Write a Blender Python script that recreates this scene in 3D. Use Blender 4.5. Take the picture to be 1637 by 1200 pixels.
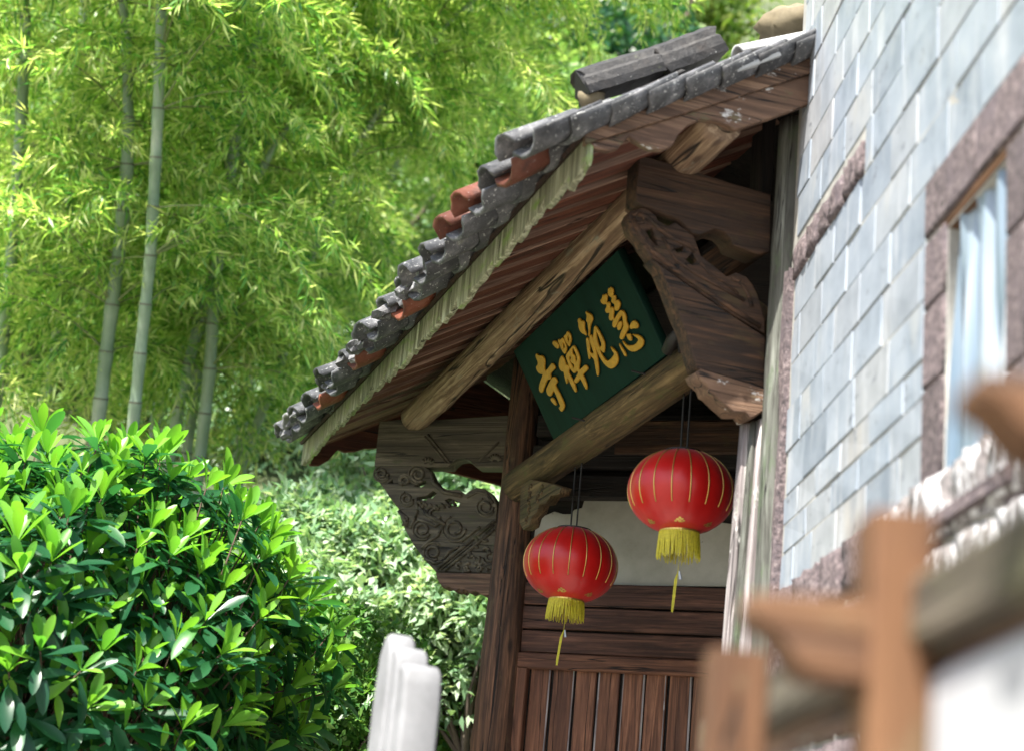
import bpy, bmesh, math, random
import numpy as np
from mathutils import Vector, Matrix
random.seed(7); rng = np.random.default_rng(7)
scene = bpy.context.scene
for o in list(bpy.data.objects): bpy.data.objects.remove(o)
COL = scene.collection

# ------------------------------------------------------------------ camera
FPX, IW, IH = 2650.0, 1637, 1200
TH, ROLL = math.radians(16.8), math.radians(5.5)
CAM = np.array([0, 0, 1.6])
fw = np.array([0, math.cos(TH), math.sin(TH)]); u0 = np.array([0, -math.sin(TH), math.cos(TH)]); r0 = np.array([1., 0, 0])
rt = math.cos(ROLL)*r0 + math.sin(ROLL)*u0; up = -math.sin(ROLL)*r0 + math.cos(ROLL)*u0
cd = bpy.data.cameras.new('camera'); cam = bpy.data.objects.new('camera', cd); COL.objects.link(cam)
cd.sensor_width = 36; cd.lens = FPX/IW*36; cd.clip_start = .05; cd.clip_end = 500
cam.matrix_world = Matrix(((rt[0], up[0], -fw[0], CAM[0]), (rt[1], up[1], -fw[1], CAM[1]), (rt[2], up[2], -fw[2], CAM[2]), (0, 0, 0, 1)))
cd.dof.use_dof = True; cd.dof.focus_distance = 7.1; cd.dof.aperture_fstop = 2.2
scene.camera = cam
scene.cycles.max_bounces = 6; scene.cycles.diffuse_bounces = 3; scene.cycles.glossy_bounces = 2; scene.cycles.transmission_bounces = 3
scene.render.resolution_x, scene.render.resolution_y = 1024, 750

# ------------------------------------------------------------------ light
SUN_AZ, SUN_EL = 148.0, 57.0           # azimuth counted to the left of the viewing direction
w = bpy.data.worlds.new('World'); scene.world = w; w.use_nodes = True
nt = w.node_tree; bg = nt.nodes['Background']; sky = nt.nodes.new('ShaderNodeTexSky')
sky.sky_type = 'NISHITA'; sky.sun_disc = False
sky.sun_elevation = math.radians(SUN_EL); sky.sun_rotation = math.radians(-SUN_AZ)
sky.air_density = 1.0; sky.dust_density = 2.5; sky.ozone_density = 1.0
nt.links.new(sky.outputs[0], bg.inputs[0]); bg.inputs[1].default_value = 0.105
sl = bpy.data.lights.new('sun', 'SUN'); sl.energy = 5.0; sl.angle = math.radians(.6); sl.color = (1, .95, .86)
sun = bpy.data.objects.new('sun', sl); COL.objects.link(sun)
a = math.radians(SUN_AZ); e = math.radians(SUN_EL)
sdir = Vector((-math.sin(a)*math.cos(e), math.cos(a)*math.cos(e), math.sin(e)))
sun.rotation_euler = sdir.to_track_quat('Z', 'Y').to_euler(); sun.location = sdir*40
vs = scene.view_settings; vs.view_transform = 'Standard'; vs.look = 'None'; vs.exposure = 1.55; vs.gamma = 1

# ------------------------------------------------------------------ pixel helpers (a pixel gives a direction, a plane gives the distance)
def ray(px, py): return fw + rt*(px-IW/2)/FPX + up*(IH/2-py)/FPX
def un(px, py, d): return CAM + d*ray(px, py)
def onp(px, py, p0, n):
    q = ray(px, py); return CAM + q*(((p0-CAM)@n)/(q@n))
ZV = np.array([0, 0, 1.])
def dirh(deg): t = math.radians(deg); return np.array([-math.sin(t), math.cos(t), 0])
PF = un(815, 900, 8.0); GO = np.array([PF[0], PF[1], 0.])      # foot of the far gate post
GA = -dirh(16.5); GN = np.array([-dirh(16.5)[1], dirh(16.5)[0], 0])   # along the gate front, outward from it
def gw(s, o, z): return GO + GA*s + GN*o + ZV*z
def gc(p): v = p-GO; return np.array([v@GA, v@GN, v[2]])
def at_s(px, py, s): return onp(px, py, GO+GA*s, GA)
def at_o(px, py, o): return onp(px, py, GO+GN*o, GN)

# ------------------------------------------------------------------ object helpers
def link(name, me, mat=None, parent=None, smooth=False, M=None):
    o = bpy.data.objects.new(name, me); COL.objects.link(o)
    if mat is not None and not me.materials: me.materials.append(mat)
    if smooth: me.polygons.foreach_set('use_smooth', [True]*len(me.polygons))
    if M is not None: o.matrix_world = M
    if parent is not None:
        o.parent = parent; o.matrix_parent_inverse = PM(parent).inverted()
    return o
WM = {}
def PM(p): return WM.get(p.name, p.matrix_basis if p.parent is None else WM.get(p.name, p.matrix_basis))
def empty(name, loc, label, cat, group=None):
    o = bpy.data.objects.new(name, None); COL.objects.link(o); o.location = Vector(loc); o.empty_display_size = .1
    WM[o.name] = Matrix.Translation(Vector(loc)); return tag(o, label, cat, group)
def tag(o, label, cat, group=None):
    o['label'] = label; o['category'] = cat
    if group: o['group'] = group
    return o
def part(o, M=None):              # remember a part's world matrix so that it can carry sub-parts
    WM[o.name] = M if M is not None else (o.matrix_basis.copy()); return o
def bm_mesh(name, bm):
    me = bpy.data.meshes.new(name); bm.to_mesh(me); bm.free(); return me
def pyd(name, v, f):
    me = bpy.data.meshes.new(name); me.from_pydata([tuple(map(float, q)) for q in v], [], f); me.update(); return me
def frame(p0, p1, upv=(0, 0, 1)):
    p0 = Vector(p0); x = (Vector(p1)-p0); L = x.length; x.normalize(); y = Vector(upv).cross(x)
    if y.length < 1e-4: y = Vector((1, 0, 0)).cross(x)
    y.normalize(); z = x.cross(y)
    return Matrix(((x.x, y.x, z.x, p0.x), (x.y, y.y, z.y, p0.y), (x.z, y.z, z.z, p0.z), (0, 0, 0, 1))), L
def plank_mesh(L, wy, wz, seed=0, jit=.0025, ch=.006, seg=None, warp=.0):
    r = random.Random(seed); seg = seg or max(2, int(L/.25)); a, b = wy/2, wz/2; c = min(ch, a*.5, b*.5)
    prof = [(-a+c, -b), (a-c, -b), (a, -b+c), (a, b-c), (a-c, b), (-a+c, b), (-a, b-c), (-a, -b+c)]
    v, f = [], []
    ph = r.random()*6
    for i in range(seg+1):
        x = L*i/seg; dz = warp*math.sin(ph+3*i/seg)
        for (y, z) in prof: v.append((x+(r.uniform(-jit, jit)*2 if i in (0, seg) else 0), y+r.uniform(-jit, jit), z+dz+r.uniform(-jit, jit)))
    for i in range(seg):
        for k in range(8): f.append((i*8+k, i*8+(k+1) % 8, (i+1)*8+(k+1) % 8, (i+1)*8+k))
    f.append(tuple(range(7, -1, -1))); f.append(tuple(seg*8+k for k in range(8)))
    return pyd('plank', v, f)
def plank(name, p0, p1, wy, wz, mat, parent, upv=(0, 0, 1), **k):
    M, L = frame(p0, p1, upv); return part(link(name, plank_mesh(L, wy, wz, **k), mat, parent, M=M), M)
def log_mesh(L, ra, rb, seed=0, seg=None, n=18, bump=.004, bend=.0, knots=0):
    r = random.Random(seed); seg = seg or max(6, int(L/.06)); v, f = [], []
    kn = [(r.uniform(.05, .95)*L, r.uniform(0, 6.28), r.uniform(.5, 1)) for _ in range(knots)]
    ph = [r.uniform(0, 6.28) for _ in range(8)]
    for i in range(seg+1):
        t = i/seg; x = L*t; rr = ra+(rb-ra)*t
        cy = bend*math.sin(math.pi*t+ph[0]*.1); cz = bend*.6*math.sin(2*math.pi*t+ph[1])
        for k in range(n):
            th = 2*math.pi*k/n
            q = rr+bump*(math.sin(2*th+ph[2]+x*1.3)+.6*math.sin(3*th+ph[3]-x*2.1)+.4*math.sin(5*th+ph[4]+x*3.7))*.6+r.uniform(-.0008, .0008)
            for (kx, ka, ks) in kn:
                d2 = ((x-kx)/.03)**2+((math.atan2(math.sin(th-ka), math.cos(th-ka)))*rr/.035)**2
                if d2 < 6: q += .010*ks*math.exp(-d2)
            v.append((x, cy+q*math.cos(th), cz+q*math.sin(th)))
    for i in range(seg):
        for k in range(n): f.append((i*n+k, i*n+(k+1) % n, (i+1)*n+(k+1) % n, (i+1)*n+k))
    f.append(tuple(range(n-1, -1, -1))); f.append(tuple(seg*n+k for k in range(n)))
    return pyd('log', v, f)
def log(name, p0, p1, ra, rb, mat, parent, **k):
    M, L = frame(p0, p1); o = link(name, log_mesh(L, ra, rb, **k), mat, parent, smooth=True, M=M); return part(o, M)
def chaikin(p, n=1):
    for _ in range(n):
        q = []
        for i in range(len(p)):
            A, B = np.array(p[i]), np.array(p[(i+1) % len(p)]); q += [A*.75+B*.25, A*.25+B*.75]
        p = q
    return [tuple(x) for x in p]
def slab_mesh(outer, holes, th, bev=.004):       # 2D outline with holes -> solid of thickness th, centred on its plane
    cu = bpy.data.curves.new('tmp', 'CURVE'); cu.dimensions = '2D'; cu.fill_mode = 'BOTH'
    cu.extrude = max(th/2-bev, .0005); cu.bevel_depth = bev; cu.bevel_resolution = 1; cu.offset = -bev
    for P in [outer]+holes:
        s = cu.splines.new('POLY'); s.points.add(len(P)-1); s.use_cyclic_u = True
        for i, q in enumerate(P): s.points[i].co = (q[0], q[1], 0, 1)
    ob = bpy.data.objects.new('tmp', cu); COL.objects.link(ob)
    bpy.context.view_layer.update()
    me = bpy.data.meshes.new_from_object(ob.evaluated_get(bpy.context.evaluated_depsgraph_get()))
    bpy.data.objects.remove(ob); bpy.data.curves.remove(cu)
    return me
def plane_slab(name, px_outer, px_holes, p0, ex, n, th, mat, parent, smooth=0, bev=.004, back=True, pts3d=False):
    """outline given in photo pixels, laid on the plane (p0, n); ex = horizontal axis in that plane; solid extends to -n"""
    p0 = np.array(p0, float); ex = np.array(ex, float); n = np.array(n, float); ey = np.cross(n, ex)
    def cv(P):
        out = []
        for q in P:
            w_ = np.array(q) if pts3d else onp(q[0], q[1], p0, n)
            out.append(((w_-p0)@ex, (w_-p0)@ey))
        return chaikin(out, smooth) if smooth else out
    me = slab_mesh(cv(px_outer), [cv(h) for h in px_holes], th, bev)
    c = p0 - n*(th/2 if back else -th/2)
    M = Matrix(((ex[0], ey[0], n[0], c[0]), (ex[1], ey[1], n[1], c[1]), (ex[2], ey[2], n[2], c[2]), (0, 0, 0, 1)))
    return part(link(name, me, mat, parent, M=M), M)
def tube_bm(bm, pts, rad, n=6, closed=False, flat=1.0, nrm=None):
    pts = [Vector(p) for p in pts]; m = len(pts); rings = []
    rad = rad if isinstance(rad, (list, tuple)) else [rad]*m
    for i in range(m):
        A = pts[i-1] if (i > 0 or closed) else pts[i]; B = pts[(i+1) % m] if (i < m-1 or closed) else pts[i]
        t = (B-A).normalized(); s = t.cross(nrm if nrm is not None else Vector((.3, .2, 1)))
        if s.length < 1e-5: s = t.cross(Vector((1, 0, 0)))
        s.normalize(); u_ = s.cross(t)
        rings.append([bm.verts.new(pts[i]+s*rad[i]*math.cos(2*math.pi*k/n)+u_*rad[i]*flat*math.sin(2*math.pi*k/n)) for k in range(n)])
    for i in range(m if closed else m-1):
        R, S = rings[i], rings[(i+1) % m]
        for k in range(n): bm.faces.new((R[k], R[(k+1) % n], S[(k+1) % n], S[k]))
    if not closed:
        bm.faces.new(rings[0][::-1]); bm.faces.new(rings[-1])

# ------------------------------------------------------------------ materials
def newmat(name):
    m = bpy.data.materials.new(name); m.use_nodes = True; nt = m.node_tree
    return m, nt, nt.nodes['Principled BSDF']
def N(nt, t, **k):
    n = nt.nodes.new('ShaderNode'+t)
    for a_, v in k.items():
        if a_ in n.inputs.keys() if hasattr(n.inputs, 'keys') else False: n.inputs[a_].default_value = v
        else: setattr(n, a_, v)
    return n
def ramp(nt, fac, stops):
    n = nt.nodes.new('ShaderNodeValToRGB'); e = n.color_ramp.elements
    e[0].position, e[1].position = stops[0][0], stops[-1][0]
    e[0].color = (*stops[0][1], 1); e[1].color = (*stops[-1][1], 1)
    for p, c in stops[1:-1]: q = e.new(p); q.color = (*c, 1)
    nt.links.new(fac, n.inputs[0]); return n.outputs[0]
def noise(nt, vec, scale, detail=5, rough=.6, dist=0):
    n = nt.nodes.new('ShaderNodeTexNoise'); n.inputs['Scale'].default_value = scale; n.inputs['Detail'].default_value = detail
    n.inputs['Roughness'].default_value = rough; n.inputs['Distortion'].default_value = dist
    if vec is not None: nt.links.new(vec, n.inputs['Vector'])
    return n.outputs['Fac']
def mapped(nt, scale=(1, 1, 1), coord='Object', jitter=True):
    tc = nt.nodes.new('ShaderNodeTexCoord'); mp = nt.nodes.new('ShaderNodeMapping'); mp.inputs['Scale'].default_value = scale
    nt.links.new(tc.outputs[coord], mp.inputs['Vector'])
    if jitter:
        oi = nt.nodes.new('ShaderNodeObjectInfo'); mu = nt.nodes.new('ShaderNodeMath'); mu.operation = 'MULTIPLY'; mu.inputs[1].default_value = 37.
        nt.links.new(oi.outputs['Random'], mu.inputs[0]); nt.links.new(mu.outputs[0], mp.inputs['Location'])
    return mp.outputs[0]
def mix(nt, fac, c1, c2, mode='MIX'):
    n = nt.nodes.new('ShaderNodeMix'); n.data_type = 'RGBA'; n.blend_type = mode
    for i, c in ((6, c1), (7, c2)):
        if isinstance(c, tuple): n.inputs[i].default_value = (*c, 1)
        else: nt.links.new(c, n.inputs[i])
    if isinstance(fac, (int, float)): n.inputs[0].default_value = fac
    else: nt.links.new(fac, n.inputs[0])
    return n.outputs[2]
def thresh(nt, fac, lo, hi):
    n = nt.nodes.new('ShaderNodeMapRange'); n.inputs[1].default_value = lo; n.inputs[2].default_value = hi; nt.links.new(fac, n.inputs[0]); return n.outputs[0]
def bump(nt, b, h, strength=.4, dist=.01):
    n = nt.nodes.new('ShaderNodeBump'); n.inputs['Strength'].default_value = strength; n.inputs['Distance'].default_value = dist
    nt.links.new(h, n.inputs['Height']); nt.links.new(n.outputs[0], b.inputs['Normal'])
def objvary(nt, col, amt=.35):
    oi = nt.nodes.new('ShaderNodeObjectInfo'); hs = nt.nodes.new('ShaderNodeHueSaturation'); mr = nt.nodes.new('ShaderNodeMapRange')
    mr.inputs[3].default_value = 1-amt; mr.inputs[4].default_value = 1+amt
    nt.links.new(oi.outputs['Random'], mr.inputs[0]); nt.links.new(mr.outputs[0], hs.inputs['Value']); nt.links.new(col, hs.inputs['Color']); return hs.outputs[0]
def wood(name, dark, mid, light, lichen=None, lam=.0, white=.0, rough=.75, gs=1.0, vary=.15, knots=False, vert=False, crack=.5):
    m, nt, b = newmat(name)
    ax = (lambda a_, b_: (b_, a_, b_)) if vert else (lambda a_, b_: (a_, b_, b_))
    v = mapped(nt, ax(1.6*gs, 26*gs)); g = noise(nt, v, 1.6, 7, .65, .6)
    v2 = mapped(nt, ax(.9*gs, 75*gs)); g2 = noise(nt, v2, 1.5, 4, .6)
    c = ramp(nt, g, [(.3, tuple(x*.6 for x in dark)), (.44, dark), (.54, mid), (.68, tuple(x*1.25 for x in light))])
    c = mix(nt, thresh(nt, g2, .55, .72), c, tuple(x*.55 for x in dark))
    v3 = mapped(nt, (1, 1, 1)); big = noise(nt, v3, 3.5, 4, .6)
    c = mix(nt, thresh(nt, big, .42, .75), c, tuple(x*.75 for x in mid))
    if knots:
        v4 = mapped(nt, (5, 13, 13)); vo = nt.nodes.new('ShaderNodeTexVoronoi'); vo.inputs['Scale'].default_value = .75; nt.links.new(v4, vo.inputs['Vector'])
        c = mix(nt, thresh(nt, vo.outputs['Distance'], .17, .06), c, tuple(x*.5 for x in dark))
    ck = noise(nt, mapped(nt, ax(.35, 7)), 1.2, 3, .5, .8); ab = nt.nodes.new('ShaderNodeMath'); ab.operation = 'SUBTRACT'; ab.inputs[1].default_value = .5; nt.links.new(ck, ab.inputs[0])
    ab2 = nt.nodes.new('ShaderNodeMath'); ab2.operation = 'ABSOLUTE'; nt.links.new(ab.outputs[0], ab2.inputs[0])
    cr = thresh(nt, ab2.outputs[0], .012*crack+.002, .004*crack); c = mix(nt, cr, c, tuple(x*.12 for x in dark))
    if lichen:
        l = noise(nt, mapped(nt, (2.5, 6, 6)), 2.3, 8, .7); c = mix(nt, thresh(nt, l, .62-lam*.3, .72-lam*.22), c, lichen)
    if white > 0:
        l = noise(nt, mapped(nt, (3, 6, 6)), 2.2, 8, .72); c = mix(nt, thresh(nt, l, .70-white*.2, .74-white*.2), c, (.55, .54, .52))
    c = objvary(nt, c, vary)
    nt.links.new(c, b.inputs['Base Color']); b.inputs['Roughness'].default_value = rough
    ad = nt.nodes.new('ShaderNodeMath'); ad.operation = 'ADD'; nt.links.new(g, ad.inputs[0]); nt.links.new(g2, ad.inputs[1])
    sb = nt.nodes.new('ShaderNodeMath'); sb.operation = 'SUBTRACT'; nt.links.new(ad.outputs[0], sb.inputs[0]); nt.links.new(cr, sb.inputs[1])
    bump(nt, b, sb.outputs[0], .7, .007)
    return m
M_rafter = wood('rafter_wood', (0.07192, 0.01912, 0.01014), (0.1366, 0.03938, 0.02028), (0.1942, 0.06371, 0.03346), gs=.9, vary=.2)
M_edge = wood('edge_light_wood', (.20, .11, .075), (.31, .19, .135), (.40, .27, .20), vary=.2)  # paler wood colour, paints the light caught on rafter edges
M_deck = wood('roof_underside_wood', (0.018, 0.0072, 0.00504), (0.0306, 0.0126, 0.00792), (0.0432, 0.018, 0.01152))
M_log = wood('log_wood', (.17, .10, .06), (.34, .235, .145), (.46, .35, .24), lichen=(.24, .225, .17), lam=.12, knots=True, vary=.05, crack=1.0)
M_beam = wood('beam_wood', (0.04641, 0.028, 0.01006), (0.1127, 0.07, 0.02817), (0.1856, 0.1232, 0.05635), lichen=(0.07956, 0.07, 0.02013), lam=.3, vary=.05)
M_old = wood('weathered_wood', (0.02425, 0.01179, 0.005387), (0.06098, 0.02884, 0.01276), (0.1109, 0.05461, 0.02551), lichen=(0.0589, 0.03714, 0.01276), lam=.18, vary=.1)
M_carve = wood('carved_wood', (0.0488, 0.04032, 0.02622), (0.09355, 0.07776, 0.05124), (0.1464, 0.1224, 0.08341), lichen=(0.05694, 0.0612, 0.02383), lam=.12, gs=.6, vary=.05)
M_post = wood('post_wood', (0.04687, 0.02246, 0.01236), (0.125, 0.0599, 0.03145), (0.2291, 0.1161, 0.06459), lichen=(0.125, 0.08237, 0.03932), lam=.1, vary=.05, knots=True)
M_npost = wood('grey_post_wood', (0.054, 0.054, 0.045), (0.12, 0.126, 0.108), (0.192, 0.204, 0.18), lichen=(0.084, 0.114, 0.066), lam=.25, white=.12, vary=.05)
M_jamb = wood('pale_weathered_wood', (0.192, 0.16, 0.16), (0.336, 0.304, 0.304), (0.44, 0.416, 0.4), lichen=(0.24, 0.288, 0.216), lam=.2, white=.4, vary=.05)
M_barge = wood('barge_wood', (0.07293, 0.039, 0.0231), (0.1587, 0.09, 0.05412), (0.2488, 0.1537, 0.0957), lichen=(0.103, 0.0975, 0.0462), lam=.15, white=.42, vary=.08)
M_fascia = wood('mossy_fascia_wood', (.17, .17, .10), (.34, .35, .235), (.50, .51, .38), lichen=(.22, .33, .085), lam=.30, vary=.06, vert=True, gs=.8)
M_plank = wood('side_plank_wood', (0.0408, 0.01748, 0.01114), (0.09384, 0.04119, 0.02561), (0.155, 0.07176, 0.04454), knots=True, vary=.3)
M_stile = wood('panel_frame_wood', (0.1054, 0.0429, 0.02355), (0.1897, 0.08151, 0.04416), (0.2635, 0.1201, 0.06624), vary=.12)
M_stilep = wood('purple_grey_wood', (.10, .085, .085), (.17, .145, .145), (.26, .23, .23), white=.2)
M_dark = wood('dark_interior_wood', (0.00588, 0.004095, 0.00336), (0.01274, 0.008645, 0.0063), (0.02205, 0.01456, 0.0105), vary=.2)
M_fence = wood('fence_wood', (0.1008, 0.04262, 0.01583), (0.1411, 0.06394, 0.02558), (0.168, 0.08243, 0.0341), lichen=(0.1344, 0.1023, 0.05359), lam=.05, vary=.06, gs=.8)
M_railw = wood('grey_rail_wood', (0.0672, 0.0552, 0.0384), (0.12, 0.1008, 0.0744), (0.1728, 0.1488, 0.1104), lichen=(0.1296, 0.1296, 0.0624), lam=.3, vary=.06)

def plain(name, col, rough=.6, metal=0, nz=.12, scale=30, bmp=.15):
    m, nt, b = newmat(name); n = noise(nt, mapped(nt), scale, 5, .65)
    c = ramp(nt, n, [(.3, tuple(x*(1-nz) for x in col)), (.7, tuple(min(1, x*(1+nz)) for x in col))])
    nt.links.new(c, b.inputs['Base Color']); b.inputs['Roughness'].default_value = rough; b.inputs['Metallic'].default_value = metal
    if bmp: bump(nt, b, n, bmp, .004)
    return m
def tile_mat(name, c1, c2, c3, spots=.5):
    m, nt, b = newmat(name); v = mapped(nt)
    n = noise(nt, v, 14, 7, .7); c = ramp(nt, n, [(.3, c1), (.5, c2), (.7, c3)])
    n2 = noise(nt, mapped(nt), 60, 4, .7); c = mix(nt, thresh(nt, n2, .66-spots*.06, .70-spots*.06), c, (.42, .43, .42))
    n3 = noise(nt, mapped(nt), 9, 6, .7); c = mix(nt, thresh(nt, n3, .62, .75), c, (.10, .12, .06))
    c = objvary(nt, c, .3)
    nt.links.new(c, b.inputs['Base Color']); b.inputs['Roughness'].default_value = .62
    bump(nt, b, n2, .55, .006); return m
M_tile = tile_mat('grey_tile', (.028, .030, .034), (.065, .068, .074), (.17, .17, .18), .8)
M_tiler = tile_mat('terracotta_tile', (.055, .018, .012), (.15, .04, .02), (.18, .07, .042), .1)
M_tilel = tile_mat('pale_tile', (.13, .13, .13), (.23, .23, .235), (.36, .36, .36), .6)
M_crumb = tile_mat('crumbled_mortar', (.03, .03, .032), (.085, .085, .09), (.26, .26, .27), .7)
M_ridge = tile_mat('black_ridge_tile', (.006, .006, .007), (.012, .0115, .0115), (.026, .021, .018), -.3)
M_whitet = plain('lime_white_tile', (.42, .43, .43), .6)
M_sand = plain('sandstone', (.17, .14, .085), .8, nz=.3, scale=12, bmp=.5)

def plaster_mat():
    m, nt, b = newmat('aged_plaster'); n = noise(nt, mapped(nt), 5, 7, .65)
    c = ramp(nt, n, [(.3, (.33, .32, .265)), (.6, (.46, .45, .39))])
    n2 = noise(nt, mapped(nt, (1, 1, 1)), 26, 3, .8); c = mix(nt, thresh(nt, n2, .69, .73), c, (.12, .11, .09))
    nt.links.new(c, b.inputs['Base Color']); b.inputs['Roughness'].default_value = .85; bump(nt, b, n, .3, .01); return m
M_plaster = plaster_mat()
def brick_mat():
    m, nt, b = newmat('grey_brick'); n = noise(nt, mapped(nt, (1, 1, 1)), 7, 6, .6)
    c = ramp(nt, n, [(.3, (.165, .20, .245)), (.55, (.275, .315, .37)), (.75, (.35, .38, .41))])
    n2 = noise(nt, mapped(nt, (2.5, 1, 1)), 2.2, 5, .6); c = mix(nt, thresh(nt, n2, .58, .8), c, (.44, .43, .395))
    n3 = noise(nt, mapped(nt, (3, 3, .6)), 4, 5, .65); c = mix(nt, thresh(nt, n3, .62, .78), c, (.16, .18, .21))
    oi = nt.nodes.new('ShaderNodeObjectInfo'); tint = ramp(nt, oi.outputs['Random'], [(0, (.12, .15, .19)), (.12, (.22, .26, .31)), (.35, (.31, .36, .42)), (.6, (.37, .41, .46)), (.78, (.44, .43, .40)), (.9, (.40, .36, .32)), (1, (.3, .35, .41))])
    c = mix(nt, .34, c, tint)
    n4 = noise(nt, mapped(nt, (9, 9, 1.2)), 1.5, 6, .65); c = mix(nt, thresh(nt, n4, .54, .76), c, (.46, .48, .51))
    n5 = noise(nt, mapped(nt, (2, 2, 3)), 5, 7, .7); c = mix(nt, thresh(nt, n5, .6, .7), c, (.13, .145, .17))
    nt.links.new(c, b.inputs['Base Color']); b.inputs['Roughness'].default_value = .5; bump(nt, b, n, .35, .008); return m
M_brick = brick_mat()
M_mortar = plain('lime_mortar', (.34, .335, .31), .85, nz=.25, scale=16, bmp=.4)
def granite_mat():
    m, nt, b = newmat('pink_rubble_stone'); n = noise(nt, mapped(nt), 55, 6, .8); n2 = noise(nt, mapped(nt), 7, 5, .6)
    c = ramp(nt, n, [(.36, (.035, .03, .034)), (.47, (.115, .09, .096)), (.56, (.21, .165, .17)), (.68, (.42, .36, .355))])
    c = mix(nt, thresh(nt, n2, .5, .75), c, (.13, .105, .12)); c = objvary(nt, c, .2)
    nt.links.new(c, b.inputs['Base Color']); b.inputs['Roughness'].default_value = .8; bump(nt, b, n, .8, .02); return m
M_granite = granite_mat()
def limewash_mat():
    m, nt, b = newmat('limewash_splashed_stone'); n = noise(nt, mapped(nt), 40, 6, .7); n2 = noise(nt, mapped(nt, (9, 9, 4)), 3, 5, .6)
    c = ramp(nt, n, [(.32, (.07, .07, .07)), (.55, (.2, .18, .18)), (.7, (.32, .3, .29))])
    c = mix(nt, thresh(nt, n2, .5, .56), c, (.6, .6, .62))
    nt.links.new(c, b.inputs['Base Color']); b.inputs['Roughness'].default_value = .7; bump(nt, b, n2, .6, .02); return m
M_lime = limewash_mat()
M_scroll = plain('limewashed_stone', (.2, .205, .215), .7, nz=.22, scale=7, bmp=.4)
M_white = plain('whitewash', (.42, .43, .45), .6, nz=.06, scale=9)
M_sheet, _nt, _b = newmat('plastic_sheet'); _n = noise(_nt, mapped(_nt, (7, 7, .6)), 1.4, 4, .5, .4)
_nt.links.new(ramp(_nt, _n, [(.3, (.10, .15, .20)), (.5, (.22, .28, .34)), (.66, (.50, .55, .60))]), _b.inputs['Base Color']); _b.inputs['Roughness'].default_value = .22
bump(_nt, _b, _n, .5, .02)

def green_board():
    m, nt, b = newmat('green_lacquer'); n = noise(nt, mapped(nt, (6, 1.2, 6)), 4, 6, .6)
    c = ramp(nt, n, [(.3, (.0018, .017, .012)), (.7, (.003, .026, .019))]); nt.links.new(c, b.inputs['Base Color'])
    b.inputs['Roughness'].default_value = .7; b.inputs['Specular IOR Level'].default_value = .15; bump(nt, b, n, .1, .003); return m
M_green = green_board()
M_gold = plain('gold_paint', (.46, .25, .02), .42, metal=.15, nz=.2, scale=40, bmp=.25)

def lantern_mats():
    m, nt, b = newmat('red_lantern_cloth')
    out = nt.nodes['Material Output']; tr = nt.nodes.new('ShaderNodeBsdfTranslucent'); mx = nt.nodes.new('ShaderNodeMixShader')
    v = mapped(nt, (1, 1, 1)); n = noise(nt, mapped(nt, (6, 6, 55)), 2, 4, .6); big = noise(nt, v, 6, 4, .6)
    c = ramp(nt, big, [(.3, (.52, .007, .006)), (.7, (.66, .012, .009))])
    nt.links.new(c, b.inputs['Base Color']); nt.links.new(c, tr.inputs[0]); b.inputs['Roughness'].default_value = .36
    b.inputs['Sheen Weight'].default_value = .25; b.inputs['Sheen Roughness'].default_value = .4; b.inputs['Sheen Tint'].default_value = (1, .6, .7, 1)
    bump(nt, b, n, .22, .003)
    mx.inputs[0].default_value = .18; b.inputs['Coat Weight'].default_value = .25; b.inputs['Coat Roughness'].default_value = .35; nt.links.new(b.outputs[0], mx.inputs[1]); nt.links.new(tr.outputs[0], mx.inputs[2]); nt.links.new(mx.outputs[0], out.inputs[0])
    return m
M_red = lantern_mats()
M_goldrib = plain('gold_ribbon', (.62, .42, .12), .3, metal=.7, nz=.15)
M_fringe = plain('yellow_fringe', (.5, .45, .02), .6, nz=.25, scale=120)
M_black = plain('black_cord', (.012, .011, .011), .6)
M_metal = plain('small_metal_clip', (.5, .5, .5), .35, metal=.8)

def leaf_mat(name, stops, trans=.42, tcol=1.25, rough=.38, attr='tint', spec=.5):
    m, nt, b = newmat(name); out = nt.nodes['Material Output']
    at = nt.nodes.new('ShaderNodeAttribute'); at.attribute_name = attr
    oi = nt.nodes.new('ShaderNodeObjectInfo'); ad = nt.nodes.new('ShaderNodeMath'); ad.operation = 'ADD'
    mu = nt.nodes.new('ShaderNodeMath'); mu.operation = 'MULTIPLY'; mu.inputs[1].default_value = .10
    nt.links.new(oi.outputs['Random'], mu.inputs[0]); nt.links.new(at.outputs['Fac'], ad.inputs[0]); nt.links.new(mu.outputs[0], ad.inputs[1])
    c = ramp(nt, ad.outputs[0], stops)
    nt.links.new(c, b.inputs['Base Color']); b.inputs['Roughness'].default_value = rough; b.inputs['Specular IOR Level'].default_value = spec
    tr = nt.nodes.new('ShaderNodeBsdfTranslucent'); mx = nt.nodes.new('ShaderNodeMixShader')
    tc = mix(nt, 1.0, c, (tcol*.95, tcol*1.0, tcol*.5), 'MULTIPLY'); nt.links.new(tc, tr.inputs[0])
    mx.inputs[0].default_value = trans; nt.links.new(b.outputs[0], mx.inputs[1]); nt.links.new(tr.outputs[0], mx.inputs[2]); nt.links.new(mx.outputs[0], out.inputs[0])
    return m
M_bamleaf = leaf_mat('bamboo_leaf', [(0, (.045, .17, .045)), (.35, (.17, .37, .075)), (.68, (.42, .57, .16)), (1, (.70, .73, .40))], .5, 1.55, .28)
M_bush = leaf_mat('bush_leaf', [(0, (.012, .07, .036)), (.45, (.03, .14, .05)), (.62, (.10, .32, .045)), (1, (.21, .46, .045))], .42, 1.45, .33)
M_hedge = leaf_mat('hedge_leaf', [(0, (.03, .10, .03)), (.5, (.08, .22, .05)), (1, (.24, .42, .10))], .4, 1.3)
M_pale = leaf_mat('pale_hillside_leaf', [(0, (.10, .22, .11)), (.5, (.24, .40, .22)), (1, (.55, .65, .48))], .4, 1.2, .35)
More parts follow.
